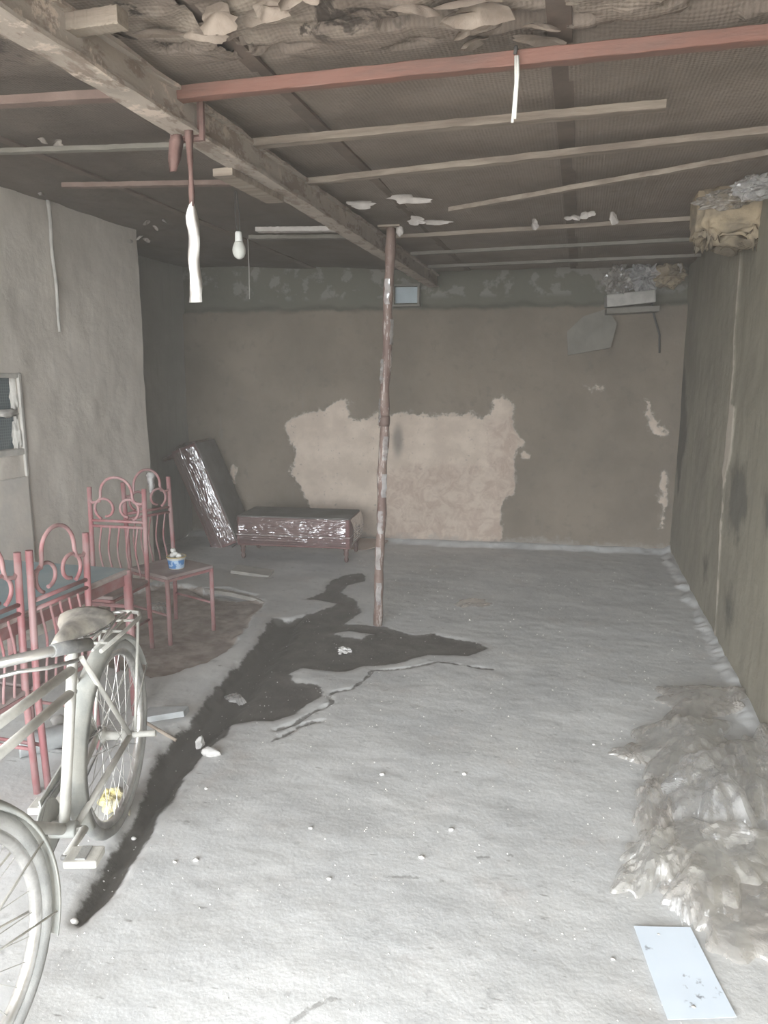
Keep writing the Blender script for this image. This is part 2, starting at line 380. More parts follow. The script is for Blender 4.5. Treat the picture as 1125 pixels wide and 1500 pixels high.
# ---------------------------------------------------------------- the room
XR, XLW, XLD = 0.91, -3.35, -3.98
YB_R, YB_L = 7.42, 7.02                                   # the back wall stands a little askew
def yback(x): return YB_R + (x - XR) * (YB_R - YB_L) / (XR - XLD)
def onb(x, y):                                             # pixel -> back wall
    k = (YB_R - YB_L) / (XR - XLD); d = ray(x, y); t = (YB_R - k * XR - 0) / (d[1] - k * d[0]); return _C + d * t
def fl(pts): return [tuple(onz(*p)[:2]) for p in pts]
wet_px = [(105,1347),(150,1268),(180,1222),(198,1200),(219,1141),(234,1102),(255,1080),(280,1053),(313,1008),(349,972),(376,941),(398,905),(425,907),(452,899),
 (482,890),(496,884),(469,879),(448,877),(474,868),(483,852),(506,842),(531,839),(536,850),(509,857),(499,868),(522,881),(528,897),(506,912),(541,916),(560,916),
 (579,922),(605,930),(637,927),(656,934),(688,938),(715,948),(688,961),(666,959),(630,959),(605,964),(579,972),(554,973),(528,975),(506,983),(470,980),
 (442,977),(424,986),(432,998),(464,1002),(472,1018),(448,1031),(432,1044),(400,1055),(373,1053),(337,1059),(331,1078),(310,1090),(292,1111),(271,1132),(259,1162),(231,1195),(196,1255),(155,1318),(115,1356)]
isle_px = [(488,927),(512,923),(545,928),(530,935),(500,934)]
chan_px = [(105,1347),(150,1268),(180,1222),(198,1200),(219,1141),(234,1102),(255,1080),(280,1053),(313,1008),(349,972),(376,941),(398,905),(425,907),(445,901),(432,930),(405,965),(375,1010),(350,1045),(310,1085),(271,1132),(259,1162),(231,1195),(196,1255),(155,1318),(115,1356)]
dirt_px = [(222,990),(250,985),(300,970),(340,945),(350,930),(362,912),(378,893),(386,880),(372,872),(340,868),(290,860),(240,853),(150,880),(120,960)]
slot_px = [(285,862),(330,860),(378,871),(345,876),(300,871)]
cracks_px = [[(405,1068),(430,1060),(455,1045),(487,1030),(483,1018),(490,1013),(517,1008),(540,990),(545,982),(600,978),(640,970),(660,972),(722,981)],
 [(400,1085),(440,1062),(470,1055)], [(425,1500),(455,1478),(485,1464),(505,1470),(528,1482)], [(560,1285),(600,1284),(650,1290)], [(660,1040),(700,1042)], [(700,1255),(760,1252)]]
x = np.arange(XLD, XR + .03, .0125); y = np.concatenate([np.arange(.6, 5.2, .0125), np.arange(5.2, 7.6, .025)])
X, Y = np.meshgrid(x, y, indexing='ij')
jit = lambda f, a: a * fbm(X * f, Y * f, 3)
wet = np.maximum(sdf_poly(X, Y, fl(wet_px)), -sdf_poly(X, Y, fl(isle_px)))
mud = sdf_poly(X, Y, fl(chan_px)); dirt = sdf_poly(X, Y, fl(dirt_px)); slot = sdf_poly(X, Y, fl(slot_px))
crack = np.min([dist_line(X, Y, fl(c)) for c in cracks_px[:2]], axis=0); hair = np.min([dist_line(X, Y, fl(c)) for c in cracks_px[2:]], axis=0)
Z = .014 * fbm(X * 2, Y * 3) + .0035 * fbm(X * 9, Y * 16, 3)
Z -= .035 * smooth(.03, -.06, mud + jit(9, .06)) + .012 * smooth(.03, -.05, wet + jit(9, .06))
Z -= .030 * smooth(.02, -.03, dirt + jit(10, .10)) * (1 + .6 * fbm(X * 12, Y * 12)) + .07 * smooth(.01, -.03, slot)
Z -= .010 * smooth(.012, .0, crack + jit(14, .04))
db = yback(X) - Y; dr = XR - X
Z += .04 * smooth(.14, .0, db + jit(7, .16)) + .03 * smooth(.09, .0, dr + jit(7, .16))
Z -= Z.max() * 0
def floor_h(px_, py_):
    i = int(np.clip(np.searchsorted(x, px_), 0, len(x) - 1)); j = int(np.clip(np.searchsorted(y, py_), 0, len(y) - 1)); return float(Z[i, j])
floor = grid_obj('floor', np.stack([X, Y, Z], -1), m_floor, attrs=dict(wet=wet, dirt=dirt, crack=crack, mud=mud, hair=hair)); floor['kind'] = 'structure'
g = MB().box((-1.5, -11.68, -.068), (40, 24.6, .1)).build('ground', M('dusty_street', (.40, .38, .35), (.33, .31, .29), 1.5, .9)); g['kind'] = 'structure'

def wall_grid(name, P0, P1, z0, z1, m, step=.03, attrs=None, hole=None, amp=.012, thick=.2, out=(0, 0)):
    L = math.hypot(P1[0] - P0[0], P1[1] - P0[1]); u = np.linspace(0, L, int(L / step) + 1); z = np.linspace(z0, z1, int((z1 - z0) / step) + 1)
    U_, Z_ = np.meshgrid(u, z, indexing='ij'); t = np.array([(P1[0] - P0[0]) / L, (P1[1] - P0[1]) / L]); n = np.array([-t[1], t[0]])
    D = amp * 2 * fbm(U_ * 2 + 9, Z_ * 2) + amp * .8 * fbm(U_ * 9, Z_ * 7 + 4)
    A = attrs(U_, Z_) if attrs else {}
    if '_disp' in A: D = D + A.pop('_disp')
    P = np.stack([P0[0] + t[0] * U_ + n[0] * D, P0[1] + t[1] * U_ + n[1] * D, Z_], -1); keep = None
    if hole is not None: keep = ~hole(U_, Z_)[:-1, :-1]
    o = grid_obj(name, P, m, attrs=A, keep=keep); o['kind'] = 'structure'; return o
# back wall (normal to the camera side): run from right to left so that +n faces -Y
BP0, BP1 = (XR + .05, yback(XR + .05)), (XLD - .05, yback(XLD - .05))
def bw(pts):
    o = []
    for p in pts:
        q = onb(*p); o.append((math.hypot(q[0] - BP0[0], q[1] - BP0[1]), q[2]))
    return o
patch_px = [(418,622),(440,607),(468,602),(485,594),(500,583),(515,590),(513,612),(540,612),(560,605),(620,606),(690,608),(717,612),(722,590),(735,580),(748,590),(750,605),(752,625),
 (766,652),(755,665),(756,690),(750,722),(735,730),(735,760),(733,785),(720,794),(560,794),(520,790),(490,770),(455,745),(440,715),(425,695),(435,665),(425,640)]
small_px = [[(947,585),(953,588),(958,615),(968,618),(970,630),(982,635),(975,642),(950,635),(946,610)], [(970,690),(978,680),(980,735),(970,770),(964,760),(970,740),(963,720)],
 [(862,566),(884,566),(884,570),(862,570)], [(340,684),(347,686),(344,706),(339,700)], [(755,655),(778,668),(776,674),(758,668)]]
hole_px = [(512,590),(522,586),(534,590),(537,603),(530,614),(518,614),(511,604)]
def back_attrs(U_, Z_):
    p = np.maximum(sdf_poly(U_, Z_, bw(patch_px)), -sdf_poly(U_, Z_, bw(hole_px)))
    for s_ in small_px: p = np.minimum(p, sdf_poly(U_, Z_, bw(s_)) + .012)
    rosy = sdf_poly(U_, Z_, bw([(560, 690), (715, 680), (716, 612), (760, 612), (760, 725), (740, 800), (560, 800)]))
    c = bw([(583, 645)])[0]; sm_ = np.hypot((U_ - c[0]) * 1.6, (Z_ - c[1]) * .55) - .03
    ledge = -.05 * smooth(2.31, 2.36, Z_ + .10 * fbm(U_ * 6, Z_ * 6)) - 0
    return dict(patch=p, rosy=rosy, smudge=sm_, _disp=ledge + .010 * smooth(.01, -.02, p + .05 * fbm(U_ * 12, Z_ * 12)))
q0, q1 = bw([(578, 421)])[0], bw([(613, 446)])[0]
BH = (min(q0[0], q1[0]), max(q0[0], q1[0]), min(q0[1], q1[1]), max(q0[1], q1[1]))
wall_grid('wall_back', BP0, BP1, -.05, 2.98, m_back, .02, back_attrs, hole=lambda u, z: (u > BH[0]) & (u < BH[1]) & (z > BH[2]) & (z < BH[3]))
# right wall, +n faces -X: run with t = (0,-1)->n=(1,0) no; t=(0,1)->n=(-1,0) yes
RP0, RP1 = (XR, -1.9), (XR, YB_R + .05)  # stretch behind the camera added to hold back sky light
def rw(pts): return [(onx(*p, XR)[1] - RP0[1], onx(*p, XR)[2]) for p in pts]
def right_attrs(U_, Z_):
    c = np.minimum(dist_line(U_, Z_, rw([(1088,360),(1083,420),(1078,480),(1075,540),(1071,590),(1069,640)])),
                   dist_line(U_, Z_, rw([(1068,640),(1062,700),(1059,760),(1055,830),(1050,900),(1047,932)])) + .004)
    c = np.minimum(c, sdf_poly(U_, Z_, rw([(1071,592),(1078,596),(1073,660),(1062,715),(1060,690),(1066,640)])) + .01)
    c = np.minimum(c, dist_line(U_, Z_, rw([(985,690),(980,780),(990,850),(1010,905),(1040,940)])) + .012)
    s = sdf_poly(U_, Z_, rw([(1072,690),(1088,690),(1092,740),(1080,790),(1068,770)]))
    for q in ([(1062,870),(1072,860),(1074,915),(1064,925)], [(1030,820),(1038,815),(1036,850),(1030,850)], [(1115,720),(1130,715),(1130,790),(1118,780)], [(985,560),(1000,500),(1006,640),(992,720)]):
        s = np.minimum(s, sdf_poly(U_, Z_, rw(q)) + .02)
    return dict(crackline=c, stain=s, _disp=.012 * smooth(.03, 0, c) + .02 * fbm(U_ * 1.2, Z_ * .8))
wall_grid('wall_right', RP0, RP1, -.05, 2.98, m_rwall, .02, right_attrs)
# left wall: near pale stretch (ends in a free corner), and the dark stretch behind it
WZ0, WZ1 = 1.21, 1.665; WY0, WY1 = 3.2, 3.885
LP0, LP1 = (XLW, 5.27), (XLW, -1.9)                           # t=(0,-1) -> n=(1,0)
wall_grid('wall_left', LP0, LP1, -.05, 2.98, m_lwall, .03, hole=lambda u, z: (u > LP0[1] - WY1) & (u < LP0[1] - WY0) & (z > WZ0 - .02) & (z < WZ1 - .02), amp=.016)  # unseen front stretch likewise added to limit sky light
le = MB().box((XLW - .335, 5.25, 1.4), (.65, .05, 3.1), bev=.02).build('wall_left', m_lwall); le['kind'] = 'structure'
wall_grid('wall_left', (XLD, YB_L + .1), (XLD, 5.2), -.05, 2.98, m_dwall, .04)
# ceiling: solid roof above, sheets below
roof = MB().box((-1.53, 2.8, 2.93), (5.2, 9.5, .12)).build('ceiling', m_greyboard); roof['kind'] = 'structure'  # front end extended unseen past the camera to cut sky light on the floor
def ceil_z(x_): return 2.665 + .11 * np.clip((-1.4 - x_) / 2.0, 0, 1)
for i, (xa, xb, dz) in enumerate([(XLD, -2.62, .0), (-2.60, -1.42, .01), (-1.44, -1.10, .0), (-1.075, -.125, .008), (-.085, XR + .03, .0)]):
    u = np.linspace(xa, xb, max(6, int((xb - xa) / .02))); v = np.concatenate([np.arange(-1.9, 1.7, .05), np.arange(1.7, 2.7, .015), np.arange(2.7, 7.5, .03)]); X2, Y2 = np.meshgrid(u, v, indexing='ij')
    near = smooth(2.55, 2.25, Y2 + .3 * fbm(X2 * 2, Y2 * 3)) * smooth(-1.35, -1.1, X2) 
    Zc = ceil_z(X2) + dz + .04 * fbm(X2 * 1.1 + i * 5, Y2 * 1.3) + .015 * fbm(X2 * 6, Y2 * 6) - near * (.16 * np.abs(fbm(X2 * 3.5, Y2 * 6)) - .10 * smooth(.04, .09, fbm(X2 * 4 + 3, Y2 * 8)))
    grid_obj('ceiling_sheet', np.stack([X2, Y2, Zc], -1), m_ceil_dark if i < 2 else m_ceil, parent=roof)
MB().box((-.105, 3.9, 2.668), (.07, 7.2, .012)).build('seam_strip', M('dark_brown_seam', (.12, .09, .072), (.165, .125, .10), 6, .8), roof)
MB().box((-1.09, 3.9, 2.675), (.06, 7.2, .012)).build('seam_strip', bpy.data.materials['dark_brown_seam'], roof)
MB().box((-2.61, 3.9, 2.73), (.06, 7.2, .012)).build('seam_strip', bpy.data.materials['dark_brown_seam'], roof)
# torn flaps and paint flakes hanging from the sheets
def flap(c, a, b, rz, curl, m, parent, name='torn_flap'):
    n = 22; k = 4; ph = rng.uniform(0, 6, 5); vs = [(0, 0, -.002)]; lean = rng.uniform(0, 2 * PI)
    for i in range(1, k + 1):
        for j in range(n):
            t_ = 2 * PI * j / n; q = i / k; ro = 1 + .22 * math.sin(2 * t_ + ph[0]) + .15 * math.sin(3 * t_ + ph[1]) + .10 * math.sin(5 * t_ + ph[2]) + .08 * math.sin(9 * t_ + ph[3]) + rng.uniform(-.06, .06)
            vs.append((a / 2 * q * ro * math.cos(t_), b / 2 * q * ro * math.sin(t_), -.003 - curl * q * q * (.5 + .5 * math.cos(t_ - lean))))
    fs = [(0, 1 + j, 1 + (j + 1) % n) for j in range(n)] + [(1 + i * n + j, 1 + (i + 1) * n + j, 1 + (i + 1) * n + (j + 1) % n, 1 + i * n + (j + 1) % n) for i in range(k - 1) for j in range(n)]
    Rm = Euler((-.9 if m is m_flakew else 0, 0, rz)).to_matrix()
    return obj(name, [Rm @ Vector(v) + Vector(c) for v in vs], fs, m, parent, True)
m_flake = M('peeled_pale_flake', (.34, .305, .27), (.22, .19, .165), 8, .85, .2, .4, 50)
m_flakew = M('white_torn_scrap', (.52, .48, .44), (.40, .36, .33), 10, .8, .2, .3, 50)
m_torn = M('torn_ceiling_render', (.24, .19, .155), (.34, .28, .23), 9, .9, .2, .8, 40)
_fl = []
for k in range(18):
    _fl.append((rng.uniform(190, 820), rng.uniform(-30, 62), rng.uniform(.08, .22), rng.uniform(.04, .09), rng.uniform(-.6, .6), rng.uniform(.015, .05), m_torn))
for (px_, py_, a, b, rz, cu, mm) in _fl + [
      (838,316,.09,.05,.4,.05,m_flakew),(862,312,.07,.05,-.4,.04,m_flakew),(896,314,.03,.07,.3,.10,m_flakew),(640,324,.20,.04,.1,.02,m_flakew),(530,298,.18,.05,.1,.02,m_flakew),(600,290,.24,.05,.0,.03,m_flakew),(780,326,.06,.05,1.1,.04,m_flakew),(455,120,.05,.03,.4,.02,m_flakew),(610,322,.12,.05,.3,.02,m_flakew)]:
    p = onz(px_, py_, 2.655 if mm is m_torn else 2.63); flap(p, a, b, rz, cu, mm, roof)
for k, (px_, py_) in enumerate([(62,200),(85,205),(215,322),(240,320),(228,330),(205,345),(190,350),(60,280),(215,348)]):
    p = onz(px_, py_, 2.69); flap(p, rng.uniform(.03, .08), rng.uniform(.02, .045), rng.uniform(-1, 1), .03, m_flake, roof)

# window in the left wall with dark mesh
w1 = empty('window_1', (XLW, (WY0 + WY1) / 2, WZ0), kind='structure')
L_ = lambda o: [setattr(o, 'location', -Vector(w1.location)), o][1]
L_(MB().box((XLW - .05, (WY0 + WY1) / 2, (WZ0 + WZ1) / 2), (.01, WY1 - WY0 + .06, WZ1 - WZ0 + .06)).build('insect_mesh', m_teal, w1))
L_(MB().box((XLW - .02, WY1 + .005, (WZ0 + WZ1) / 2), (.07, .035, .50), bev=.008).build('reveal', m_pale, w1))
L_(MB().box((XLW - .02, (WY0 + WY1) / 2, WZ1 + .005), (.07, .70, .03), bev=.008).build('reveal', m_pale, w1))
L_(MB().box((XLW - .02, (WY0 + WY1) / 2, WZ0 - .005), (.07, .70, .04), bev=.008).build('sill', m_pale, w1))
L_(blob('broken_bar', (XLW - .02, WY1 - .09, WZ0 + .235), (.03, .10, .025), m_pale, w1, .5, 2.5, 3))
L_(blob('plaster_crumb', (XLW - .02, WY1 - .015, WZ0 + .33), (.025, .03, .13), m_pale, w1, .6, 2.5, 5))
L_(blob('plaster_crumb', (XLW - .02, WY1 - .015, WZ0 + .09), (.025, .035, .11), m_pale, w1, .6, 2.5, 8))
# pale patch of newer render below the window
t_ = MB().box((XLW + .012, 3.45, .55), (.024, .86, 1.0), bev=.008).build('trim_1', M('new_cream_render', (.56, .51, .45), (.47, .44, .40), 4, .9, .2, .4, 30)); t_['kind'] = 'structure'
t_ = MB().box((XLW + .008, 3.885, 1.15), (.02, .02, 1.05), bev=.004).build('trim_2', m_pale); t_['kind'] = 'structure'
# small vent window high in the back wall
c = onb(595, 433); w2 = empty('window_2', c, kind='structure')
ka = math.atan2(YB_R - YB_L, XR - XLD)
MB().box((0, .06, 0), (.26, .02, .20), (0, 0, ka)).build('pane', m_pane, w2)
MB().box((0, .0, -.095), (.28, .08, .02), (0, 0, ka)).build('frame', m_greyboard, w2)
MB().box((0, .0, .095), (.28, .08, .02), (0, 0, ka)).build('frame', m_greyboard, w2)
MB().box((-.125, .0, 0), (.02, .08, .2), (0, 0, ka)).build('frame', m_greyboard, w2)
MB().box((.125, .0, 0), (.02, .08, .2), (0, 0, ka)).build('frame', m_greyboard, w2)

# ---------------------------------------------------------------- beam, pole, battens
def rough_box(name, p0, p1, wd, ht, m, parent=None, n=40, amp=.004, seed=0):
    """bar with worn edges between two points, hanging below them"""
    p0, p1 = Vector(p0), Vector(p1); t = (p1 - p0).normalized(); s_ = t.cross(Vector((0, 0, 1))).normalized(); u_ = s_.cross(t)
    prof = [(-.5, -.44), (-.44, -.5), (.44, -.5), (.5, -.44), (.5, .44), (.44, .5), (-.44, .5), (-.5, .44)]; vs = []; r = np.random.RandomState(seed)
    for i in range(n + 1):
        c_ = p0.lerp(p1, i / n); wob = Vector((r.normal() * amp * .5, 0, r.normal() * amp * .5))
        for a, b in prof: vs.append(c_ + wob + s_ * (a * wd + r.normal() * amp * .4) + u_ * (b * ht + r.normal() * amp * .4))
    k = 8; fs = [(i * k + j, i * k + (j + 1) % k, (i + 1) * k + (j + 1) % k, (i + 1) * k + j) for i in range(n) for j in range(k)] + [tuple(range(k)), tuple(n * k + j for j in range(k))]
    return obj(name, vs, fs, m, parent)
bm_ = empty('ceiling_beam', (-1.39, -1.0, 2.5), label='thick flaking brown beam running from the front to the back wall', cat='beam')
o = rough_box('web', (-1.39, -1.0, 2.555), (-1.39, 7.19, 2.565), .055, .105, m_beam, None, 120, .003, 1); o.parent = bm_; o.location = -Vector(bm_.location)
o = rough_box('lower_flange', (-1.39, -1.0, 2.503), (-1.39, 7.19, 2.513), .10, .014, m_beam, None, 120, .003, 2); o.parent = bm_; o.location = -Vector(bm_.location)
o = rough_box('upper_flange', (-1.39, -1.0, 2.607), (-1.39, 7.19, 2.617), .10, .014, m_beam, None, 120, .003, 3); o.parent = bm_; o.location = -Vector(bm_.location)
def batten(p0, p1, wd, ht, m, label, seed, name='batten'):
    o = rough_box(name, (p0[0], p0[1], p0[2] - ht / 2 - .004), (p1[0], p1[1], p1[2] - ht / 2 - .004), wd, ht, m, None, 40, .0012, seed); return tag(o, label, 'batten')
batten((-1.36, 2.45, 2.625), (.90, 2.475, 2.625), .045, .042, m_red, 'red painted batten across the ceiling, nearest the front', 1)
batten((-1.35, 3.04, 2.63), (.25, 3.01, 2.63), .05, .03, m_wood, 'pale wooden batten that stops short before the right wall', 2)
batten((-1.35, 3.67, 2.63), (.90, 3.38, 2.63), .05, .028, m_wood, 'long pale wooden batten reaching right wall, third from the front', 3)
batten((-.76, 4.37, 2.61), (.90, 3.66, 2.63), .035, .024, m_wood, 'thin pale slanting batten ending at the yellow foam hole', 4)
batten((-1.30, 5.19, 2.63), (.88, 5.06, 2.63), .04, .026, m_wood, 'thin grey batten just above the top of the pole', 5)
batten((-1.33, 5.9, 2.63), (.88, 5.8, 2.63), .04, .024, m_greyboard, 'dark batten deep in the room behind the pole', 6)
batten((-1.33, 6.6, 2.63), (.88, 6.55, 2.63), .04, .024, m_greyboard, 'dark batten nearest the back wall on the right side', 7)
batten((-2.15, 4.83, 2.655), (-1.45, 4.84, 2.63), .06, .03, m_flakew, 'short whitish batten left of beam, beside the bulb', 8)
batten((-2.35, 5.15, 2.67), (-1.45, 5.15, 2.635), .05, .026, m_greyboard, 'short grey batten left of beam, behind the bulb', 9)
batten((-3.3, 2.45, 2.71), (-1.43, 2.45, 2.63), .05, .03, m_brownbatten, 'dark reddish batten left of beam near the front', 10)
batten((-2.95, 3.04, 2.70), (-1.43, 3.04, 2.63), .04, .02, m_greyboard, 'thin dark batten left of beam beside the red cloth', 11)
batten((-2.75, 3.66, 2.695), (-1.43, 3.66, 2.63), .045, .024, m_brownbatten, 'brownish batten left of beam just before the bulb', 12)
p = onz(180, 28, 2.58); batten((p[0], p[1], 2.61), (p[0] - .25, p[1], 2.61), .05, .045, m_wood, 'pale wooden stub end beside the beam at top left', 13, 'wood_block')
p = onx(370, 272, -1.44); batten((-1.46, p[1] - .25, 2.505), (-1.44, p[1] + .25, 2.505), .09, .03, m_wood, 'brown wooden wedge tucked under the beam', 14, 'wood_wedge')

pole = empty('support_pole', (-1.265, 4.645, floor_h(-1.265, 4.645)), label='upright brown pole wrapped in torn white film holding up the ceiling', cat='pole')
top = Vector((.09, 0, 2.575))
def ppt(f_): return top * f_
pts = [ppt(i / 40) + Vector((.004 * math.sin(i * .7), .004 * math.cos(i * .9), 0)) for i in range(41)]
MB().tube(pts, [.031 + .003 * math.sin(i * 1.7) for i in range(41)], 12).build('post', m_pole, pole, True)
MB().tube([ppt(.525), ppt(.532), ppt(.545), ppt(.552)], [.034, .037, .037, .034], 14).build('joint_collar', M('brown_joint_band', (.13, .085, .07), None, rough=.6), pole, True)
MB().box(top + Vector((0, 0, .0)), (.14, .12, .012), bev=.003).build('head_plate', m_wood, pole)
blob('film_knot', top + Vector((.065, -.03, -.03)), (.022, .02, .03), m_flakew, pole, .4, 3, 2)
for k in range(9):
    f0 = .06 + .095 * k; ang = rng.uniform(-2.6, -.4); n_ = 6; vs = []
    for i in range(n_):
        for j in range(3):
            a = ang + (j - 1) * .45 + .1 * math.sin(i * 2 + k); r_ = .034 + .008 * abs(math.sin(i * 1.3 + j)); c_ = ppt(f0 + .012 * i); vs.append((c_.x + r_ * math.cos(a), c_.y + r_ * math.sin(a), c_.z))
    obj('torn_film', vs, [(i * 3 + j, (i + 1) * 3 + j, (i + 1) * 3 + j + 1, i * 3 + j + 1) for i in range(n_ - 1) for j in range(2)], m_film_w, pole, True)

# ---------------------------------------------------------------- hanging things
p = onx(288, 175, -1.35)
st = empty('hanging_strip', (-1.39, p[1], 2.5), label='white cloth strip on a red band knotted round the beam', cat='cloth strip')
MB().tube([(-.056, 0, -.012), (.056, 0, -.012), (.058, 0, .12), (-.058, 0, .12)], .012, 6, True, sq=1.6).build('beam_band', m_redcloth, st)
def ribbon(name, pts, wid, m, parent, th=.006):
    vs = []; n_ = len(pts)
    for i, q in enumerate(pts):
        w_ = wid[i]; a = .35 + .5 * math.sin(i * .8)
        dx, dy = math.cos(a) * w_ / 2, math.sin(a) * w_ / 2; nx, ny = -math.sin(a) * th, math.cos(a) * th
        vs += [(q[0] - dx, q[1] - dy, q[2]), (q[0] + nx, q[1] + ny, q[2]), (q[0] + dx, q[1] + dy, q[2]), (q[0] - nx, q[1] - ny, q[2])]
    fs = [(i * 4 + k, i * 4 + (k + 1) % 4, (i + 1) * 4 + (k + 1) % 4, (i + 1) * 4 + k) for i in range(n_ - 1) for k in range(4)] + [(0, 1, 2, 3), tuple((n_ - 1) * 4 + k for k in range(4))]
    return obj(name, vs, fs, m, parent, True)
ribbon('red_tail', [(.035, -.05, -.0 - .025 * i) for i in range(11)], [.03, .03, .026, .022, .022, .02, .02, .022, .022, .02, .018], m_redcloth, st)
ribbon('knot_end', [(-.01 - .004 * i, -.05, -.01 - .02 * i) for i in range(7)], [.03, .05, .05, .045, .045, .04, .03], m_redcloth, st)
wd = [.012, .03, .045, .046, .040, .044, .05, .045, .040, .040, .042, .044, .046, .05, .058]
ribbon('white_strip', [(.035 - .003 * math.sin(i), -.05, -.235 - .0245 * i) for i in range(15)], wd, m_cloth, st)
bz = 2.36; bx, by = -1.875, 3.96
b = empty('light_bulb', (bx, by, bz), label='white light bulb hanging unlit from two thin wires', cat='light bulb')
MB().lathe([(.001, -.052), (.012, -.050), (.026, -.040), (.035, -.022), (.037, -.004), (.034, .014), (.027, .032), (.022, .042)], n=24).build('globe', m_bulb, b, True)
MB().lathe([(.022, .042), (.021, .05), (.019, .088), (.015, .095)], n=20).build('base', m_white, b, True)
MB().tube([(-.008, 0, .09), (-.016, 0, .2), (-.012, 0, .31)], .0025, 6).build('wire', m_wire, b)
MB().tube([(.008, 0, .09), (.004, .01, .2), (-.004, 0, .31)], .0025, 6).build('wire', m_wire, b)
hs = empty('hanging_string', (-.23, 2.45, 2.42), label='short white string hanging from the red batten', cat='string')
MB().tube([(.0, -.03, .175), (.003, -.035, .1), (-.002, -.035, .02), (-.004, -.035, -.01)], .0045, 6).build('strand', m_string, hs, True)
MB().tube([(.006, -.03, .175), (.009, -.035, .12), (.006, -.035, .05), (.004, -.035, .0)], .004, 6).build('strand', m_string, hs, True)
MB().tube([(-.002, -.03, .18), (0, -.033, .195), (0, -.028, .2), (.0, .03, .205)], .006, 6).build('loop', m_wire, hs, True)
a0, a1 = onx(70, 292, XLW + .03), onx(88, 486, XLW + .03)
o = MB().tube([Vector(a0).lerp(Vector(a1), i / 12) + Vector((0, .006 * math.sin(i), 0)) for i in range(13)], [.013 - .0003 * i for i in range(13)], 8).build('wall_rod', m_pale, None, True)
tag(o, 'thin pale rod fixed upright on the left wall below ceiling', 'rod')
a0 = Vector(ony(364, 392, 5.6)); o = MB().tube([a0 + Vector((0, 0, .32)), a0 + Vector((.004, 0, 0)), a0 + Vector((0, 0, -.24))], .004, 6).build('loose_wire', m_pale, None, True)
tag(o, 'thin loose wire hanging from ceiling behind the bulb', 'wire')

# ---------------------------------------------------------------- dining set
CH = 1.0
def make_chair(name, label, x_, y_, rz, wd=.36, dp=.37):
    r = empty(name, (x_, y_, 0), rz, label=label, cat='chair', group=None)
    h = wd / 2; yb = dp / 2; R_ = .0145
    for s_ in (-1, 1):
        MB().tube([(s_ * h, yb + .012, 0), (s_ * h, yb, .42), (s_ * h, yb + .02, CH)], R_, 10).build('back_post', m_frame_red, r, True)
        MB().tube([(s_ * h, -yb, 0), (s_ * h, -yb, .425)], R_, 10).build('leg', m_frame_red, r, True)
        MB().tube([(s_ * h, -yb, .19), (s_ * h, yb, .19)], .008, 8).build('stretcher', m_frame_red, r, True)
    yk = yb + .014
    for z_ in (.795, .76): MB().tube([(-h, yk, z_), (h, yk, z_)], .0095, 8).build('back_rail', m_frame_red, r, True)
    aw = wd * .29
    pts = [(-h, yk, .925), (-h + .02, yk, .905), (-aw - .008, yk, .915), (-aw, yk, .95)] + [(aw * math.cos(a), yk, .965 + .10 * math.sin(a)) for a in np.linspace(PI, 0, 16)] + [(aw, yk, .95), (aw + .008, yk, .915), (h - .02, yk, .905), (h, yk, .925)]
    MB().tube(pts, .009, 8).build('back_arch', m_frame_red, r, True)
    rr = wd * .19
    for s_ in (-1, 1):
        MB().tube([(s_ * (wd * .22) + rr * math.cos(a) * (1 - .01 * i), yk - .004, .872 + rr * math.sin(a) * (1 - .012 * i)) for i, a in enumerate(np.linspace(-1.2 if s_ > 0 else PI + 1.2, (-1.2 + 2 * PI * .93) if s_ > 0 else PI + 1.2 - 2 * PI * .93, 26))], .0085, 8).build('back_scroll', m_frame_red, r, True)
    for k in range(5):
        xx = -h + wd * (k + 1) / 6
        MB().tube([(xx + .012 * math.sin(z_ * 18), yk - .004, z_) for z_ in np.linspace(.44, .76, 12)], .006, 6).build('spindle', m_frame_red, r, True)
    for a, b_ in (((-h, -yb), (h, -yb)), ((h, -yb), (h, yb)), ((h, yb), (-h, yb)), ((-h, yb), (-h, -yb))):
        MB().tube([(*a, .415), (*b_, .415)], .012, 4).build('seat_rail', m_frame_red, r)
    MB().box((0, 0, .435), (wd + .02, dp + .02, .022), bev=.008).build('seat', m_seat, r)
    return r
def face(dx, dy): return math.atan2(dy, dx) + PI / 2          # local -y looks along (dx, dy)
ch2 = make_chair('dining_chair', 'red steel scroll-back chair carrying a small blue tub on its seat', -2.535, 4.17, face(.93, -.37), .35, .38)
ch1 = make_chair('dining_chair', 'red steel scroll-back chair at the far end of the blue table', -2.685, 3.66, face(.03, -1), .37, .37)
ch0 = make_chair('dining_chair', 'red steel scroll-back chair tucked under blue table behind the bicycle', -2.215, 2.50, face(-1, .0), .34, .34)
ch3 = make_chair('dining_chair', 'red steel chair at the left edge of photo, nearest the front wheel', -2.235, 2.12, face(-1, .0), .34, .34)
tb = empty('dining_table', (-2.45, 2.45, 0), label='red steel dining table with a dusty blue top', cat='table')
TX0, TX1, TY0, TY1 = -.33, .375, -.68, .57
MB().box(((TX0 + TX1) / 2, (TY0 + TY1) / 2, .745), (TX1 - TX0, TY1 - TY0, .012), bev=.003).build('table_top', m_table, tb)
fb = MB()
for a, b_ in (((TX0, TY0), (TX1, TY0)), ((TX1, TY0), (TX1, TY1)), ((TX1, TY1), (TX0, TY1)), ((TX0, TY1), (TX0, TY0))):
    MB().tube([(*a, .735), (*b_, .735)], .014, 8).build('edge_rail', m_table_edge, tb)
    ax, ay, bx_, by_ = a[0] * .97, a[1] * .98, b_[0] * .97, b_[1] * .98
    MB().box(((ax + bx_) / 2, (ay + by_) / 2, .695), (max(abs(bx_ - ax), .018), max(abs(by_ - ay), .018), .05)).build('apron', m_frame_red, tb)
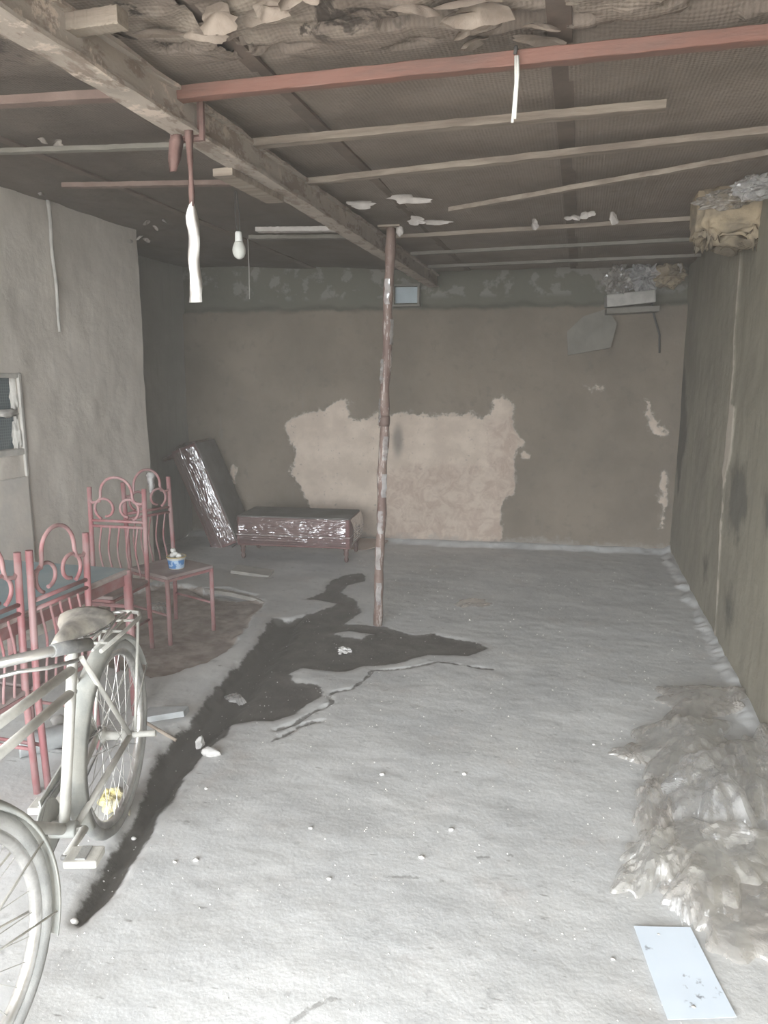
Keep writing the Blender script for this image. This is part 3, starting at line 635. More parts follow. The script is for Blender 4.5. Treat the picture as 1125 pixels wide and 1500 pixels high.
for sx in (TX0, TX1):
    for sy in (TY0, TY1):
        MB().tube([(sx, sy, 0), (sx, sy, .745)], .021, 12).build('leg', m_frame_red, tb, True)
MB().tube([(TX0, TY1, .56), (TX1, TY1, .56)], .010, 8).build('cross_rail', m_frame_red, tb)

# tub on chair seat
sz = .446; tc = onz(259, 832, sz)
tub = empty('plastic_tub', (tc[0], tc[1], sz), .4, label='small plastic tub with blue print and yellow rim on a red chair', cat='tub')
MB().lathe([(.044, 0), (.048, .004), (.058, .075), (.062, .078), (.058, .080), (.046, .012)], n=28).build('cup', m_white, tub, True)
n_ = 28; vs = []; fs = []
for i, z_ in enumerate((.008, .062)):
    for k in range(20):
        a = -2.7 + 2.3 * k / 19; r_ = .0495 + (z_ - .004) * .1408 + .0012; vs.append((r_ * math.cos(a), r_ * math.sin(a), z_))
obj('printed_band', vs, [(k, k + 1, 20 + k + 1, 20 + k) for k in range(19)], m_blueprint, tub, True)
MB().tube([(.061 * math.cos(a), .061 * math.sin(a), .079) for a in np.linspace(0, 2 * PI, 28, endpoint=False)], .0035, 6, True).build('rim', m_tubyellow, tub, True)
for k, (dx, dy, dz, r_) in enumerate([(-.015, -.01, .088, .021), (-.02, 0, .116, .018), (.022, -.008, .086, .019), (.005, -.02, .1, .017)]):
    o = blob('white_knob', (0, 0, 0), (r_, r_, r_ * .9), m_white, None, .25, 2.2, k, 2); o.location = (tc[0] + dx, tc[1] + dy, sz + dz)
    tag(o, 'white knobbly lump heaped in the blue printed tub', 'lump', 'white lumps in the tub')
q = ony(223, 700, 4.32)
o = ribbon('plastic_rag', [(q[0] + .004 * math.sin(i * 2), q[1] - .02, q[2] + .04 - .022 * i) for i in range(8)], [.05, .07, .05, .04, .045, .04, .04, .02], m_film_w, None, .012)
tag(o, 'whitish plastic rag hung on the back of the chair with tub', 'rag')

# ---------------------------------------------------------------- wrapped benches
def make_bench(name, label, loc, rot):
    r = empty(name, loc, 0, label=label, cat='bench'); r.rotation_euler = rot
    Lb, Wb, z0, z1 = 1.06, .50, .13, .40
    MB().box((0, 0, (z0 + z1) / 2 + .03), (Lb, Wb, z1 - z0 - .06), bev=.02).build('cushion', m_maroon, r, True)
    MB().box((0, 0, z1 - .004), (Lb - .012, Wb - .012, .030), bev=.013).build('dusty_top', m_dusttop, r, True)
    MB().box((0, 0, z0 + .05), (Lb + .006, Wb + .006, .10), bev=.012).build('base_frame', m_maroon, r, True)
    zz = z0 + .103; hh, ww = Lb / 2 + .004, Wb / 2 + .004
    MB().tube([(-hh, -ww, zz), (hh, -ww, zz), (hh, ww, zz), (-hh, ww, zz)], .006, 6, True).build('piping', m_piping, r)
    for sx in (-1, 1):
        for sy in (-1, 1):
            MB().lathe([(.012, 0), (.018, .01), (.022, .03), (.016, .05), (.026, .075), (.020, .095), (.030, .13)], (sx * (Lb / 2 - .04), sy * (Wb / 2 - .04), 0), 14).build('leg', m_darkwood, r, True)
    def film(side):
        nu, nv = 110, 60; U_, V_ = np.meshgrid(np.linspace(-1, 1, nu), np.linspace(0, 1, nv), indexing='ij')
        rid = .022 * np.sin(np.clip(V_ * 1.05 + .0, 0, 1) * PI) ** .8 + np.abs(np.sin(V_ * 34 + 5 * fbm(U_ * 3, V_ * 2))) * .0035 + np.abs(fbm(U_ * 4, V_ * 16)) * .014 + .022 * fbm(U_ * 7 + 3, V_ * 4) * np.sin(V_ * PI)
        z_ = z0 + .02 + V_ * (z1 - z0 - .02)
        if side[0] == 'y': P = np.stack([U_ * (Lb / 2 - .03), np.full_like(U_, side[1] * (Wb / 2 + .006)) + side[1] * rid, z_], -1)
        else: P = np.stack([np.full_like(U_, side[1] * (Lb / 2 + .006)) + side[1] * rid, U_ * (Wb / 2 - .02), z_], -1)
        grid_obj('plastic_wrap', P, m_wrap, r, True)
    for s_ in (('y', -1), ('x', 1), ('x', -1)): film(s_)
    return r
make_bench('wrapped_bench', 'maroon upholstered bench in plastic wrap standing on its feet', (-2.49, 6.38, .01), (0, 0, .085))
# the second one stands on its end and leans on the dark left wall
make_bench('wrapped_bench', 'maroon plastic-wrapped bench stood on end, leaning in the corner', (-3.80, 6.70, .40), (0, math.radians(68), .10))

# ---------------------------------------------------------------- bicycle
TH = math.radians(16); HD = Vector((math.sin(TH), -math.cos(TH), 0))
bk = empty('bicycle', (-1.61, 2.2, floor_h(-1.61, 2.2)), math.atan2(HD.y, HD.x), label='old dusty roadster bicycle parked beside the red chairs', cat='bicycle')
WR = .335                                                        # tyre centre radius
BB = Vector((.47, 0, .28)); ST = Vector((.30, 0, .80)); HT = Vector((.93, 0, .83)); HB = Vector((.985, 0, .62)); FA = Vector((1.13, 0, .352)); RA = Vector((0, 0, .352))
SA = (HT - HB).normalized(); STEER = math.radians(-19)
def steer(v): return HB + Matrix.Rotation(STEER, 3, SA) @ (Vector(v) - HB)
def tube(name, pts, r, m=m_dustlight, fn=None, parent=bk, n=10, closed=False):
    q = MB().tube(pts, r, n, closed)
    if fn: q.xf(fn)
    return q.build(name, m, parent, True)
tube('seat_tube', [BB, ST], .0165); tube('top_tube', [ST + Vector((.012, 0, -.06)), HT + Vector((0, 0, -.03))], .0145); tube('top_tube', [ST + Vector((.025, 0, -.13)), HT + Vector((.015, 0, -.11))], .0145)
tube('down_tube', [BB, HB + Vector((0, 0, .02))], .017); tube('head_tube', [HB, HT + SA * .03], .021)
for s_ in (-1, 1):
    tube('seat_stay', [ST + Vector((-.005, s_ * .022, -.03)), RA + Vector((0, s_ * .06, 0))], .009)
    tube('chain_stay', [BB + Vector((-.03, s_ * .03, 0)), RA + Vector((0, s_ * .06, 0))], .011)
MB().lathe([(.024, -.04), (.026, -.036), (.026, .036), (.024, .04)], BB, 16, (0, 1, 0)).build('bottom_bracket', m_dust, bk, True)
tube('axle_peg', [RA + Vector((0, .05, 0)), RA + Vector((-.01, .105, .0)), RA + Vector((-.012, .15, .002))], [.012, .011, .013], m_dustlight)
def wheel(name, c, fn):
    C_ = Vector(c); q = MB()
    rim = MB().tube([C_ + Vector((.308 * math.cos(a), 0, .308 * math.sin(a))) for a in np.linspace(0, 2 * PI, 64, endpoint=False)], .016, 8, True, sq=1)
    if fn: rim.xf(fn)
    w_ = rim.build(name, m_chrome, bk, True)
    ty = MB().tube([C_ + Vector((WR * math.cos(a), 0, WR * math.sin(a))) for a in np.linspace(0, 2 * PI, 72, endpoint=False)], .0225, 10, True)
    if fn: ty.xf(fn)
    ty.build('tyre', m_tyre, w_, True)
    hb = MB().lathe([(.010, -.055), (.030, -.04), (.030, -.034), (.017, -.028), (.017, .028), (.030, .034), (.030, .04), (.010, .055)], C_, 16, (0, 1, 0))
    if fn: hb.xf(fn)
    hb.build('hub', m_dustlight, w_, True)
    for k in range(32):
        a = 2 * PI * k / 32; s_ = 1 if k % 2 else -1; da = .9 * (1 if (k // 2) % 2 else -1)
        sp = MB().tube([C_ + Vector((.028 * math.cos(a + da), s_ * .037, .028 * math.sin(a + da))), C_ + Vector((.30 * math.cos(a), 0, .30 * math.sin(a)))], .0014, 4)
        if fn: sp.xf(fn)
        sp.build('spoke', m_spoke, w_)
    return w_
wheel('rear_wheel', RA, None); wheel('front_wheel', FA, steer)
def mudguard(name, c, a0, a1, fn):
    n_ = 40; vs = []; R_ = .375
    for i in range(n_ + 1):
        a = a0 + (a1 - a0) * i / n_
        for yy, dr in ((-.036, -.022), (-.026, -.004), (0, .004), (.026, -.004), (.036, -.022), (.026, -.008), (0, 0), (-.026, -.008)):
            vs.append(Vector(c) + Vector(((R_ + dr) * math.cos(a), yy, (R_ + dr) * math.sin(a))))
    if fn: vs = [fn(v) for v in vs]
    fs = [(i * 8 + k, i * 8 + (k + 1) % 8, (i + 1) * 8 + (k + 1) % 8, (i + 1) * 8 + k) for i in range(n_) for k in range(8)]
    return obj(name, vs, fs, m_dust, bk, True)
mudguard('mudguard', RA, math.radians(-28), math.radians(158), None)
mudguard('mudguard', FA, math.radians(28), math.radians(205), steer)
for s_ in (-1, 1):
    tube('mudguard_stay', [RA + Vector((0, s_ * .06, 0)), RA + Vector((-.33, s_ * .034, .15))], .003, m_dustlight)
    tube('fork_blade', [HB + Vector((.005, s_ * .035, -.01)), HB + Vector((.06, s_ * .05, -.13)), FA + Vector((0, s_ * .052, 0))], [.013, .012, .008], m_dustlight, steer)
    tube('mudguard_stay', [FA + Vector((0, s_ * .055, 0)), FA + Vector((-.33, s_ * .034, .12))], .003, m_dustlight, steer)
    tube('mudguard_stay', [FA + Vector((0, s_ * .055, 0)), FA + Vector((-.335, s_ * .034, -.085))], .003, m_dustlight, steer)
MB().box(HB + Vector((0, 0, -.01)), (.05, .09, .025), bev=.006).xf(steer).build('fork_crown', m_dust, bk)
# handlebar with swept-back grips and rod brake levers
HS = HT + SA * .155
tube('stem', [HT, HS, HS + Vector((.04, 0, .01))], .013, m_chrome, steer)
def barpts(s_): return [HS + Vector((.04, 0, .01)), HS + Vector((.05, s_ * .08, .02)), HS + Vector((.02, s_ * .15, .03)), HS + Vector((-.05, s_ * .19, .025)), HS + Vector((-.13, s_ * .20, .01))]
for s_ in (-1, 1):
    hb_ = tube('handlebar', barpts(s_), .0125, m_chrome, steer)
    tube('grip', [HS + Vector((-.06, s_ * .1915, .0235)), HS + Vector((-.11, s_ * .198, .015)), HS + Vector((-.17, s_ * .203, .0))], [.016, .0175, .017], m_darkmetal, steer, hb_)
    tube('brake_lever', [HS + Vector((.05, s_ * .05, -.02)), HS + Vector((.0, s_ * .145, -.005)), HS + Vector((-.05, s_ * .18, -.015)), HS + Vector((-.14, s_ * .19, -.03))], .005, m_chrome, steer, hb_)
# saddle
SD = ST + Vector((-.03, 0, .085))
tube('seat_post', [ST, SD + Vector((.0, 0, -.05))], .012, m_chrome)
vs = []; fs = []; prof = [(.15, .018, -.012), (.11, .022, .0), (.05, .032, .004), (-.01, .055, .0), (-.06, .082, .004), (-.10, .095, .012), (-.125, .085, .01), (-.135, .05, -.005)]
for (px_, hw, zz) in prof:
    for k in range(9):
        a = -PI / 2 + PI * k / 8; vs.append((SD.x + px_, hw * math.sin(a), SD.z + zz + .032 * (math.cos(a) - 1) * (1.1 if hw > .03 else .7)))
for (px_, hw, zz) in prof:
    for k in range(9):
        a = -PI / 2 + PI * k / 8; vs.append((SD.x + px_, hw * .94 * math.sin(a), SD.z + zz - .008 + .032 * (math.cos(a) - 1) * (1.1 if hw > .03 else .7)))
np_ = len(prof)
for off in (0, np_ * 9):
    for i in range(np_ - 1):
        for k in range(8): fs.append((off + i * 9 + k, off + i * 9 + k + 1, off + (i + 1) * 9 + k + 1, off + (i + 1) * 9 + k))
for i in range(np_ - 1):
    for k in (0, 8): fs.append((i * 9 + k, (i + 1) * 9 + k, np_ * 9 + (i + 1) * 9 + k, np_ * 9 + i * 9 + k))
for i in (0, np_ - 1):
    for k in range(8): fs.append((i * 9 + k, i * 9 + k + 1, np_ * 9 + i * 9 + k + 1, np_ * 9 + i * 9 + k))
sd = obj('saddle', vs, fs, m_leather, bk, True)
for s_ in (-1, 1):
    tube('saddle_rail', [SD + Vector((.13, 0, -.03)), SD + Vector((.04, s_ * .02, -.055)), SD + Vector((-.05, s_ * .045, -.06)), SD + Vector((-.11, s_ * .06, -.055))], .0045, m_chrome, None, sd)
    tube('saddle_spring', [SD + Vector((-.105 + .014 * math.cos(a), s_ * .06 + .014 * math.sin(a), -.06 + .05 * a / (8 * PI))) for a in np.linspace(0, 8 * PI, 60)], .0028, m_darkmetal, None, sd, 6)
MB().box(SD + Vector((0, 0, -.058)), (.04, .06, .03), bev=.006).build('saddle_clamp', m_darkmetal, bk)
# carrier over the rear wheel
CZ = .755
loop = [(.20, -.05, CZ), (.0, -.065, CZ), (-.16, -.07, CZ), (-.215, -.05, CZ), (-.23, 0, CZ), (-.215, .05, CZ), (-.16, .07, CZ), (.0, .065, CZ), (.20, .05, CZ)]
cr = tube('carrier', loop, .0075, m_dustlight)
tube('carrier_bar', [(.19, -.018, CZ), (-.225, -.018, CZ)], .005, m_dustlight, None, cr); tube('carrier_bar', [(.19, .018, CZ), (-.225, .018, CZ)], .005, m_dustlight, None, cr)
for xx in (.12, 0, -.12): tube('carrier_crossbar', [(xx, -.062, CZ), (xx, .062, CZ)], .005, m_dustlight, None, cr)
tube('carrier_clip', [(.13, -.03, CZ + .012), (.0, -.035, CZ + .045), (-.12, -.03, CZ + .03), (-.13, .0, CZ + .03), (-.12, .03, CZ + .03), (.0, .035, CZ + .045), (.13, .03, CZ + .012)], .005, m_chrome, None, cr)
for s_ in (-1, 1): tube('carrier_stay', [(-.14, s_ * .07, CZ), RA + Vector((-.01, s_ * .075, .0))], .0055, m_dustlight, None, cr)
# crank, chain wheel, chain guard, pedals
ck = MB().lathe([(.092, -.003), (.095, 0), (.092, .003)], BB + Vector((0, -.05, 0)), 32, (0, 1, 0)).build('chainwheel', m_dust, bk, True)
for s_, dx, dz in ((1, .165, .02), (-1, -.165, -.02)):
    tube('crank_arm', [BB + Vector((0, s_ * .04, 0)), BB + Vector((0, s_ * .062, 0)), BB + Vector((dx, s_ * .07, dz))], [.012, .013, .010], m_dustlight)
    pd = MB().box(BB + Vector((dx, s_ * .125, dz)), (.075, .095, .024), bev=.006).build('pedal', m_dustlight, bk)
    MB().box(BB + Vector((dx, s_ * .125, dz + .013)), (.06, .03, .008), bev=.002).build('pedal_block', m_tyre, pd)
    tube('pedal_axle', [BB + Vector((dx, s_ * .06, dz)), BB + Vector((dx, s_ * .08, dz))], .008, m_darkmetal, None, pd)
tube('chain', [BB + Vector((0, -.05, .094)), RA + Vector((.0, -.05, .035)), RA + Vector((-.035, -.05, 0)), RA + Vector((0, -.05, -.035)), BB + Vector((0, -.05, -.094)), BB + Vector((.094, -.05, 0))], .0045, m_darkmetal, closed=True, n=6)
MB().box((BB + RA) / 2 + Vector((.02, -.06, .07)), (.46, .006, .07), (0, math.atan2(.07, .47), 0), .002).build('chain_guard', m_dust, bk)
# ---------------------------------------------------------------- back right corner clutter, foam hole
def at_b(px_, py_, proud): d = onb(px_, py_); return Vector(ony(px_, py_, d[1] - proud))
p0 = at_b(922, 438, .12); o = MB().box((0, 0, 0), (.42, .22, .11), (.05, -.09, ka), .012).build('plaster_block', m_pale); o.location = p0; tag(o, 'pale broken plaster block jutting from the back wall corner', 'plaster block')
p0 = at_b(925, 455, .10); o = MB().box((0, 0, 0), (.46, .20, .05), (0, -.04, ka), .006).build('shelf_board', m_greyboard); o.location = p0; tag(o, 'dark board ledge under the pale plaster block', 'board')
p0 = at_b(866, 488, .05); o = MB().prism([(-.26, -.12), (.12, -.19), (.24, .0), (.20, .16), (-.02, .17), (-.20, .09)], -.012, .012).build('board_offcut', m_greyboard); o.location = p0; o.rotation_euler = (PI / 2 - .12, -.35, ka); tag(o, 'grey board offcut hanging tilted on the back wall', 'board')
cb = [at_b(*q, .04) for q in ((948, 385), (952, 430), (958, 462), (966, 490), (966, 517))]
tag(MB().tube(cb, .009, 8).build('hanging_cable', m_wire, None, True), 'black cable dangling from the back corner below the ledge', 'cable')
def crumple(name, quad, h, m, label, cat, seed, n=64, z=None, group=None, ridges=10, lift=0.0, folds=1.0):
    """quad: four corners in world xy (or xyz) TL TR BR BL; a creased sheet over it"""
    r = np.random.RandomState(seed); Q = [np.array(q, float) for q in quad]; s_, t_ = np.meshgrid(np.linspace(0, 1, n), np.linspace(0, 1, n), indexing='ij')
    # ragged outline
    a = 2 * s_ - 1; b_ = 2 * t_ - 1; rad = np.maximum(np.abs(a), np.abs(b_)) + 1e-9; nr = np.sqrt(a * a + b_ * b_) + 1e-9; k = .55 * rad / nr + .45
    th = np.arctan2(b_, a); k = k * (1 + .16 * np.sin(3 * th + seed) * rad + .10 * np.sin(7 * th + 2 * seed) * rad + .07 * np.sin(13 * th + seed) * rad)
    u = .5 + .5 * a * k * 1.12; v = .5 + .5 * b_ * k * 1.12
    P = ((1 - u)[..., None] * (1 - v)[..., None] * Q[0] + u[..., None] * (1 - v)[..., None] * Q[1] + u[..., None] * v[..., None] * Q[2] + (1 - u)[..., None] * v[..., None] * Q[3])
    H = np.zeros_like(u); DX = np.zeros_like(u); DY = np.zeros_like(u)
    for i in range(ridges):
        f_ = (.8, 1.1, 1.5, 2.0, 2.7, 3.5, 4.6, 6.0, 7.6, 9.5)[i % 10] * folds * r.uniform(.8, 1.2); an = r.uniform(0, 2 * PI); ph = r.uniform(0, 1)
        q = (u * math.cos(an) + v * math.sin(an)) * f_ + ph + .9 * fbm(u * 1.6 + seed + i, v * 1.6); tri = np.abs(q % 1 - .5) * 2; amp = f_ ** -1.1 * r.uniform(.4, 1.2)
        H += tri * amp; DX += (tri - .5) * amp * math.cos(an); DY += (tri - .5) * amp * math.sin(an)
    H = (H - H.min()) / (H.max() - H.min()); env = np.clip(1.25 * (1 - rad ** 2.2), 0, 1)
    base = h * .8 * (env ** .7 * (.30 + .70 * H)) + .010 + lift * env
    sc_ = np.linalg.norm(Q[1] - Q[0]) * .06
    Zb = np.array([floor_h(px_, py_) for px_, py_ in P[..., :2].reshape(-1, 2)]).reshape(n, n) if P.shape[-1] == 2 else P[..., 2]
    W = np.stack([P[..., 0] + DX * sc_, P[..., 1] + DY * sc_, Zb + base], -1)
    c_ = np.array([W[..., 0].mean(), W[..., 1].mean(), W[..., 2].min()])
    o = grid_obj(name, W - c_, m, None, False); o.location = c_; return tag(o, label, cat, group)
def quad_fl(px_): return [onz(*q)[:2] for q in px_]
def lump(name, c, size, m, label, cat, seed, amp=.5, freq=2.0, sm=False, sub=4):
    c = (c[0], c[1], min(c[2], 2.655 - size[2]) if c[2] > 2 else c[2])
    o = blob(name, (0, 0, 0), size, m, None, amp, freq, seed, sub, sm); o.location = tuple(c); return tag(o, label, cat)
c = at_b(905, 398, .12); lump('crumpled_film', c, (.11, .10, .13), m_film_b, 'grey crumpled plastic stuffed at left end of the corner gap', 'plastic', 4, .7, 2.4)
c = at_b(943, 392, .12); lump('crumpled_film', c, (.13, .09, .10), m_film_w, 'shiny silvery crumpled plastic above the plaster block', 'plastic', 6, .9, 2.8)
c = at_b(980, 392, .12); lump('foam_wad', c, (.13, .10, .10), m_foam, 'small brown foam wad in the back right corner under ceiling', 'foam', 9, .5, 2.2)
c = at_b(996, 376, .16); lump('paper_scrap', c, (.025, .02, .045), m_flakew, 'tiny white scrap above the brown foam wad in corner', 'scrap', 3, .4, 2.2)
# foam-stuffed hole at the top of the right wall
def foam():
    bm2 = bmesh.new(); bmesh.ops.create_icosphere(bm2, subdivisions=5, radius=1); from mathutils import noise
    for v in bm2.verts:
        c_ = v.co.copy(); bx2 = Vector([math.copysign(abs(k) ** .45, k) for k in c_]); d = 1 + .22 * noise.fractal(c_ * 2.6 + Vector((3, 1, 2)), 1, 2, 4)
        fr = .35 * max(0, -c_.z) * noise.noise(Vector((c_.x * 9, c_.y * 9, 0))); v.co = Vector((bx2.x * d * .195, bx2.y * d * .18, bx2.z * d * .19 - fr * .3))
    bm2.verts.index_update(); o = obj('foam_block', [v.co[:] for v in bm2.verts], [[v.index for v in f.verts] for f in bm2.faces], m_foam, None, True); bm2.free(); return o
o = foam(); o.location = ony(1071, 306, 4.75); o.location.x = min(o.location.x, .80); tag(o, 'ragged yellow foam block stuffed at top of the right wall', 'foam')
c = ony(1050, 243, 4.55); lump('crumpled_film', (c[0] + .05, c[1], min(c[2], 2.60)), (.13, .10, .045), m_film_b, 'crumpled white plastic lying along the top of yellow foam', 'plastic', 12, .45, 2.6)
c = ony(1110, 236, 4.3); lump('crumpled_film', (min(c[0], .84), c[1], min(c[2], 2.60)), (.10, .09, .055), m_film_w, 'crumpled white plastic at the right photo edge above yellow foam', 'plastic', 15, .45, 2.6)

# ---------------------------------------------------------------- plastic heap and paper
crumple('plastic_sheet', quad_fl([(970,1012),(1076,1012),(1082,1058),(975,1058)]), .085, m_film_b, 'round beige wad of plastic lying alone at top of the heap', 'plastic', 21, folds=1.2)
crumple('plastic_sheet', quad_fl([(938,1068),(1052,1062),(1068,1140),(922,1145)]), .13, m_film, 'billowed beige film at the upper left of the plastic heap', 'plastic', 22)
crumple('plastic_sheet', quad_fl([(1045,1090),(1140,1082),(1160,1190),(1055,1195)]), .12, m_film, 'creased film at upper right of heap against right wall', 'plastic', 23)
crumple('plastic_sheet', quad_fl([(980,1125),(1088,1112),(1098,1222),(968,1222)]), .17, m_film_w, 'bright white folded film in the middle of the plastic heap', 'plastic', 24, lift=.02)
crumple('plastic_sheet', quad_fl([(928,1165),(975,1152),(990,1225),(938,1232)]), .11, m_film_b, 'brownish film tuft sticking out on left of the heap', 'plastic', 25)
crumple('plastic_sheet', quad_fl([(912,1240),(1000,1225),(1010,1305),(905,1312)]), .12, m_film, 'crinkled clear film at the lower left of the plastic heap', 'plastic', 26, folds=1.3)
crumple('plastic_sheet', quad_fl([(975,1222),(1115,1210),(1150,1335),(980,1320)]), .14, m_film, 'wide rumpled film across the lower middle of the heap', 'plastic', 27)
crumple('plastic_sheet', quad_fl([(985,1300),(1130,1285),(1175,1405),(1040,1398)]), .08, m_film_b, 'smooth flattened film trailing toward the bottom right corner', 'plastic', 28, folds=.7)
crumple('plastic_sheet', quad_fl([(972,1292),(1018,1290),(1020,1352),(985,1350)]), .07, m_film_w, 'small shiny white film tip just above the paper', 'plastic', 29)
o = crumple('plastic_sheet', quad_fl([(885,1100),(940,1094),(945,1122),(915,1116)]), .03, m_film_b, 'pointed grey film tail reaching left out of the heap', 'plastic', 30, n=20)
pq = [np.array(onz(*q)) for q in [(928,1360),(1011,1362),(1079,1494),(978,1498)]]
s_, t_ = np.meshgrid(np.linspace(0, 1, 14), np.linspace(0, 1, 18), indexing='ij')
P = (1 - s_)[..., None] * (1 - t_)[..., None] * pq[0] + s_[..., None] * (1 - t_)[..., None] * pq[1] + s_[..., None] * t_[..., None] * pq[2] + (1 - s_)[..., None] * t_[..., None] * pq[3]
P[..., 2] = np.array([floor_h(a_, b_) for a_, b_ in P[..., :2].reshape(-1, 2)]).reshape(P.shape[:2]).mean() + .006 + .003 * np.abs(t_ - .62) + .002 * np.abs(s_ - .5)
c_ = P.reshape(-1, 3).mean(0); c_[2] = 0; P -= c_
o = grid_obj('paper_sheet', P, m_paper, None, False); o.location = c_; tag(o, 'smudged white sheet of paper lying on the floor below plastic heap', 'paper')
sol = o.modifiers.new('thickness', 'SOLIDIFY'); sol.thickness = .0005

# ---------------------------------------------------------------- floor litter
def on_floor(px_, py_): p = onz(px_, py_); return (p[0], p[1], floor_h(p[0], p[1]))
p = on_floor(535, 798); o = MB().prism([(-.22, -.10), (.02, -.13), (.20, -.05), (.26, .04), (.1, .06), (-.2, .06)], 0, .012).build('cardboard_piece', m_card); o.location = (p[0], p[1] - .12, p[2] + .05); o.rotation_euler = (.45, 0, .1); tag(o, 'brown cardboard piece propped against back wall behind the pole', 'cardboard')
p = on_floor(370, 840); o = MB().box((0, 0, .02), (.34, .16, .03), (.08, .10, .1), .006).build('concrete_slab', m_pale); o.location = p; tag(o, 'flat broken concrete slab in front of the wrapped bench', 'slab')
p = on_floor(333, 868); o = MB().prism([(-.38, .05), (-.1, .07), (.25, .03), (.40, -.07), (.28, -.02), (.02, .02), (-.2, .01)], .0, .03).build('concrete_slab', m_pale); o.location = (p[0], p[1], p[2] + .045); o.rotation_euler = (0, 0, -.2); tag(o, 'jagged concrete edge overhanging the dirt hollow by chair', 'slab')
p = on_floor(238, 1056); o = MB().prism([(-.10, -.05), (.11, .0), (.12, .05), (-.08, .06)], 0, .03).build('concrete_slab', m_tin); o.location = (p[0], p[1], p[2] + .02); o.rotation_euler = (.06, -.08, .2); tag(o, 'flat grey wedge of rubble beside bicycle rear wheel', 'slab')
crumple('plastic_sheet', quad_fl([(218,880),(246,878),(250,893),(220,895)]), .04, m_film_w, 'crumpled white plastic on the dirt under the tub chair', 'plastic', 41, n=22)
crumple('plastic_sheet', quad_fl([(328,1009),(352,1007),(360,1022),(340,1020)]), .04, m_film_w, 'thin white plastic scrap lying in wet drain channel', 'plastic', 42, n=18)
crumple('plastic_sheet', quad_fl([(148,1165),(186,1163),(188,1196),(152,1196)]), .06, m_yellow, 'faded yellow wrapper lying behind bicycle rear wheel', 'wrapper', 43, n=22)
p = on_floor(309, 1106); lump('rubble_lump', (p[0], p[1], p[2] + .012), (.045, .022, .022), m_stone, 'white rubble lump on the right edge of drain', 'rubble', 2, .4, 2, True, 3)
p = on_floor(292, 1080); lump('rubble_lump', (p[0], p[1], p[2] + .02), (.02, .03, .03), m_stone, 'upright white shard standing in the wet drain', 'rubble', 5, .4, 2, False, 2)
p = on_floor(108, 1345); lump('rubble_lump', (p[0], p[1], p[2] + .008), (.014, .012, .01), m_stone, 'pale stone at the near end of drain channel', 'rubble', 7, .3, 2, True, 2)
p = on_floor(505, 952); lump('rubble_lump', (p[0], p[1], p[2] + .012), (.04, .035, .015), m_stone, 'pale wet clump inside puddle left of the pole foot', 'rubble', 8, .6, 2.4, False, 3)
p = on_floor(86, 1060); lump('rubble_lump', (p[0], p[1], p[2] + .02), (.035, .03, .025), m_stone, 'pale stone behind the bicycle seat tube', 'rubble', 9, .3, 2, True, 2)
p = on_floor(688, 886); crumple('plastic_sheet', quad_fl([(672,880),(712,879),(714,890),(670,891)]), .02, m_film_b, 'flat scrap of film on floor right of the pole', 'plastic', 44, n=20)
tn = on_floor(68, 1100); t_ = empty('tin_can', (tn[0], tn[1], tn[2] + .055), .5, label='dusty grey tin lying on its side behind the bicycle', cat='tin')
MB().lathe([(.05, -.11), (.054, -.108), (.052, -.1), (.052, .1), (.054, .108), (.05, .11)], (0, 0, 0), 24, (1, .3, 0)).build('body', m_tin, t_, True)
MB().lathe([(.03, .111), (.046, .112), (.048, .118), (.03, .114)], (0, 0, 0), 24, (1, .3, 0)).build('lid', m_dustlight, t_, True)
tag(MB().tube([Vector(on_floor(30, 1098)) + Vector((0, 0, .012)), Vector(on_floor(98, 1104)) + Vector((0, 0, .012))], .01, 8).build('floor_stick', m_darkmetal), 'dark stick on floor beside tin behind bicycle', 'stick')
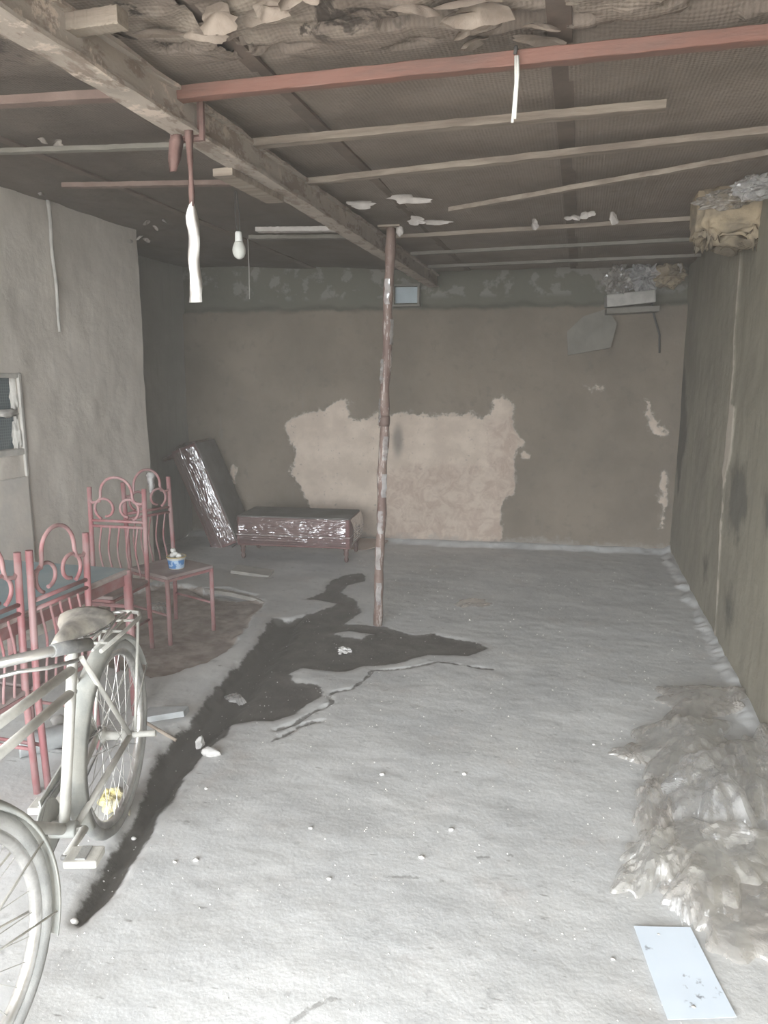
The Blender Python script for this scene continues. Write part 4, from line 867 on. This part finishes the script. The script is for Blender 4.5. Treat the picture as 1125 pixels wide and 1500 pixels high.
tag(MB().tube([Vector(on_floor(215, 1072)) + Vector((0, 0, .05)), Vector(on_floor(258, 1080)) + Vector((0, 0, .025))], .008, 8).build('floor_stick', m_wood), 'thin brown stick poking into drain beside rear wheel', 'stick')
peb = [(661,1216),(455,1215),(287,1260),(150,1278),(482,1288),(680,1135),(302,1156),(195,1217),(617,1257),(560,1135),(688,908),(498,955),(965,1372),(898,1405),(1015,1478),(930,1290),(870,1090),(256,1262)]
for k, (px_, py_) in enumerate(peb):
    p = on_floor(px_, py_); r_ = rng.uniform(.004, .009)
    o = blob('pebble', (0, 0, 0), (r_ * 1.3, r_, r_ * .8), m_stone, None, .4, 2, k, 2); o.location = (p[0], p[1], p[2] + r_ * .5); tag(o, 'tiny pale pebble scattered on the grey cement floor', 'pebble', 'pale pebbles on the floor')
gv = []; gf = []
for k in range(900):
    gx, gy = rng.uniform(-1.9, .85), 1.3 + 5.5 * rng.rand() ** 1.6; gz = floor_h(gx, gy); r_ = rng.uniform(.0015, .0042); a = rng.uniform(0, 6)
    n0 = len(gv); gv += [(gx + r_ * math.cos(a + 2.1 * j), gy + r_ * math.sin(a + 2.1 * j), gz) for j in range(3)] + [(gx, gy, gz + r_ * 1.1)]
    gf += [(n0, n0 + 1, n0 + 3), (n0 + 1, n0 + 2, n0 + 3), (n0 + 2, n0, n0 + 3)]
tag(obj('floor_grit', gv, gf, m_stone), 'fine pale grit strewn over the cement floor', 'grit', kind='stuff')

# ---------------------------------------------------------------- haze volume added to stand in for lens veil
hz = MB().box((-1.53, 2.8, 1.35), (5.6, 9.8, 3.6)).build('lens_veil_haze', None); tag(hz, 'thin pale haze added in the room air for lens veil', 'haze', kind='stuff')
hm = bpy.data.materials.new('lens_veil_haze'); hm.use_nodes = True; nt = hm.node_tree; nt.nodes.remove(nt.nodes['Principled BSDF'])
vs_ = nt.nodes.new('ShaderNodeVolumeScatter'); vs_.inputs['Density'].default_value = .023; vs_.inputs['Color'].default_value = (1, .92, .83, 1); vs_.inputs['Anisotropy'].default_value = 0
nt.links.new(vs_.outputs[0], nt.nodes['Material Output'].inputs['Volume']); hz.data.materials.append(hm)
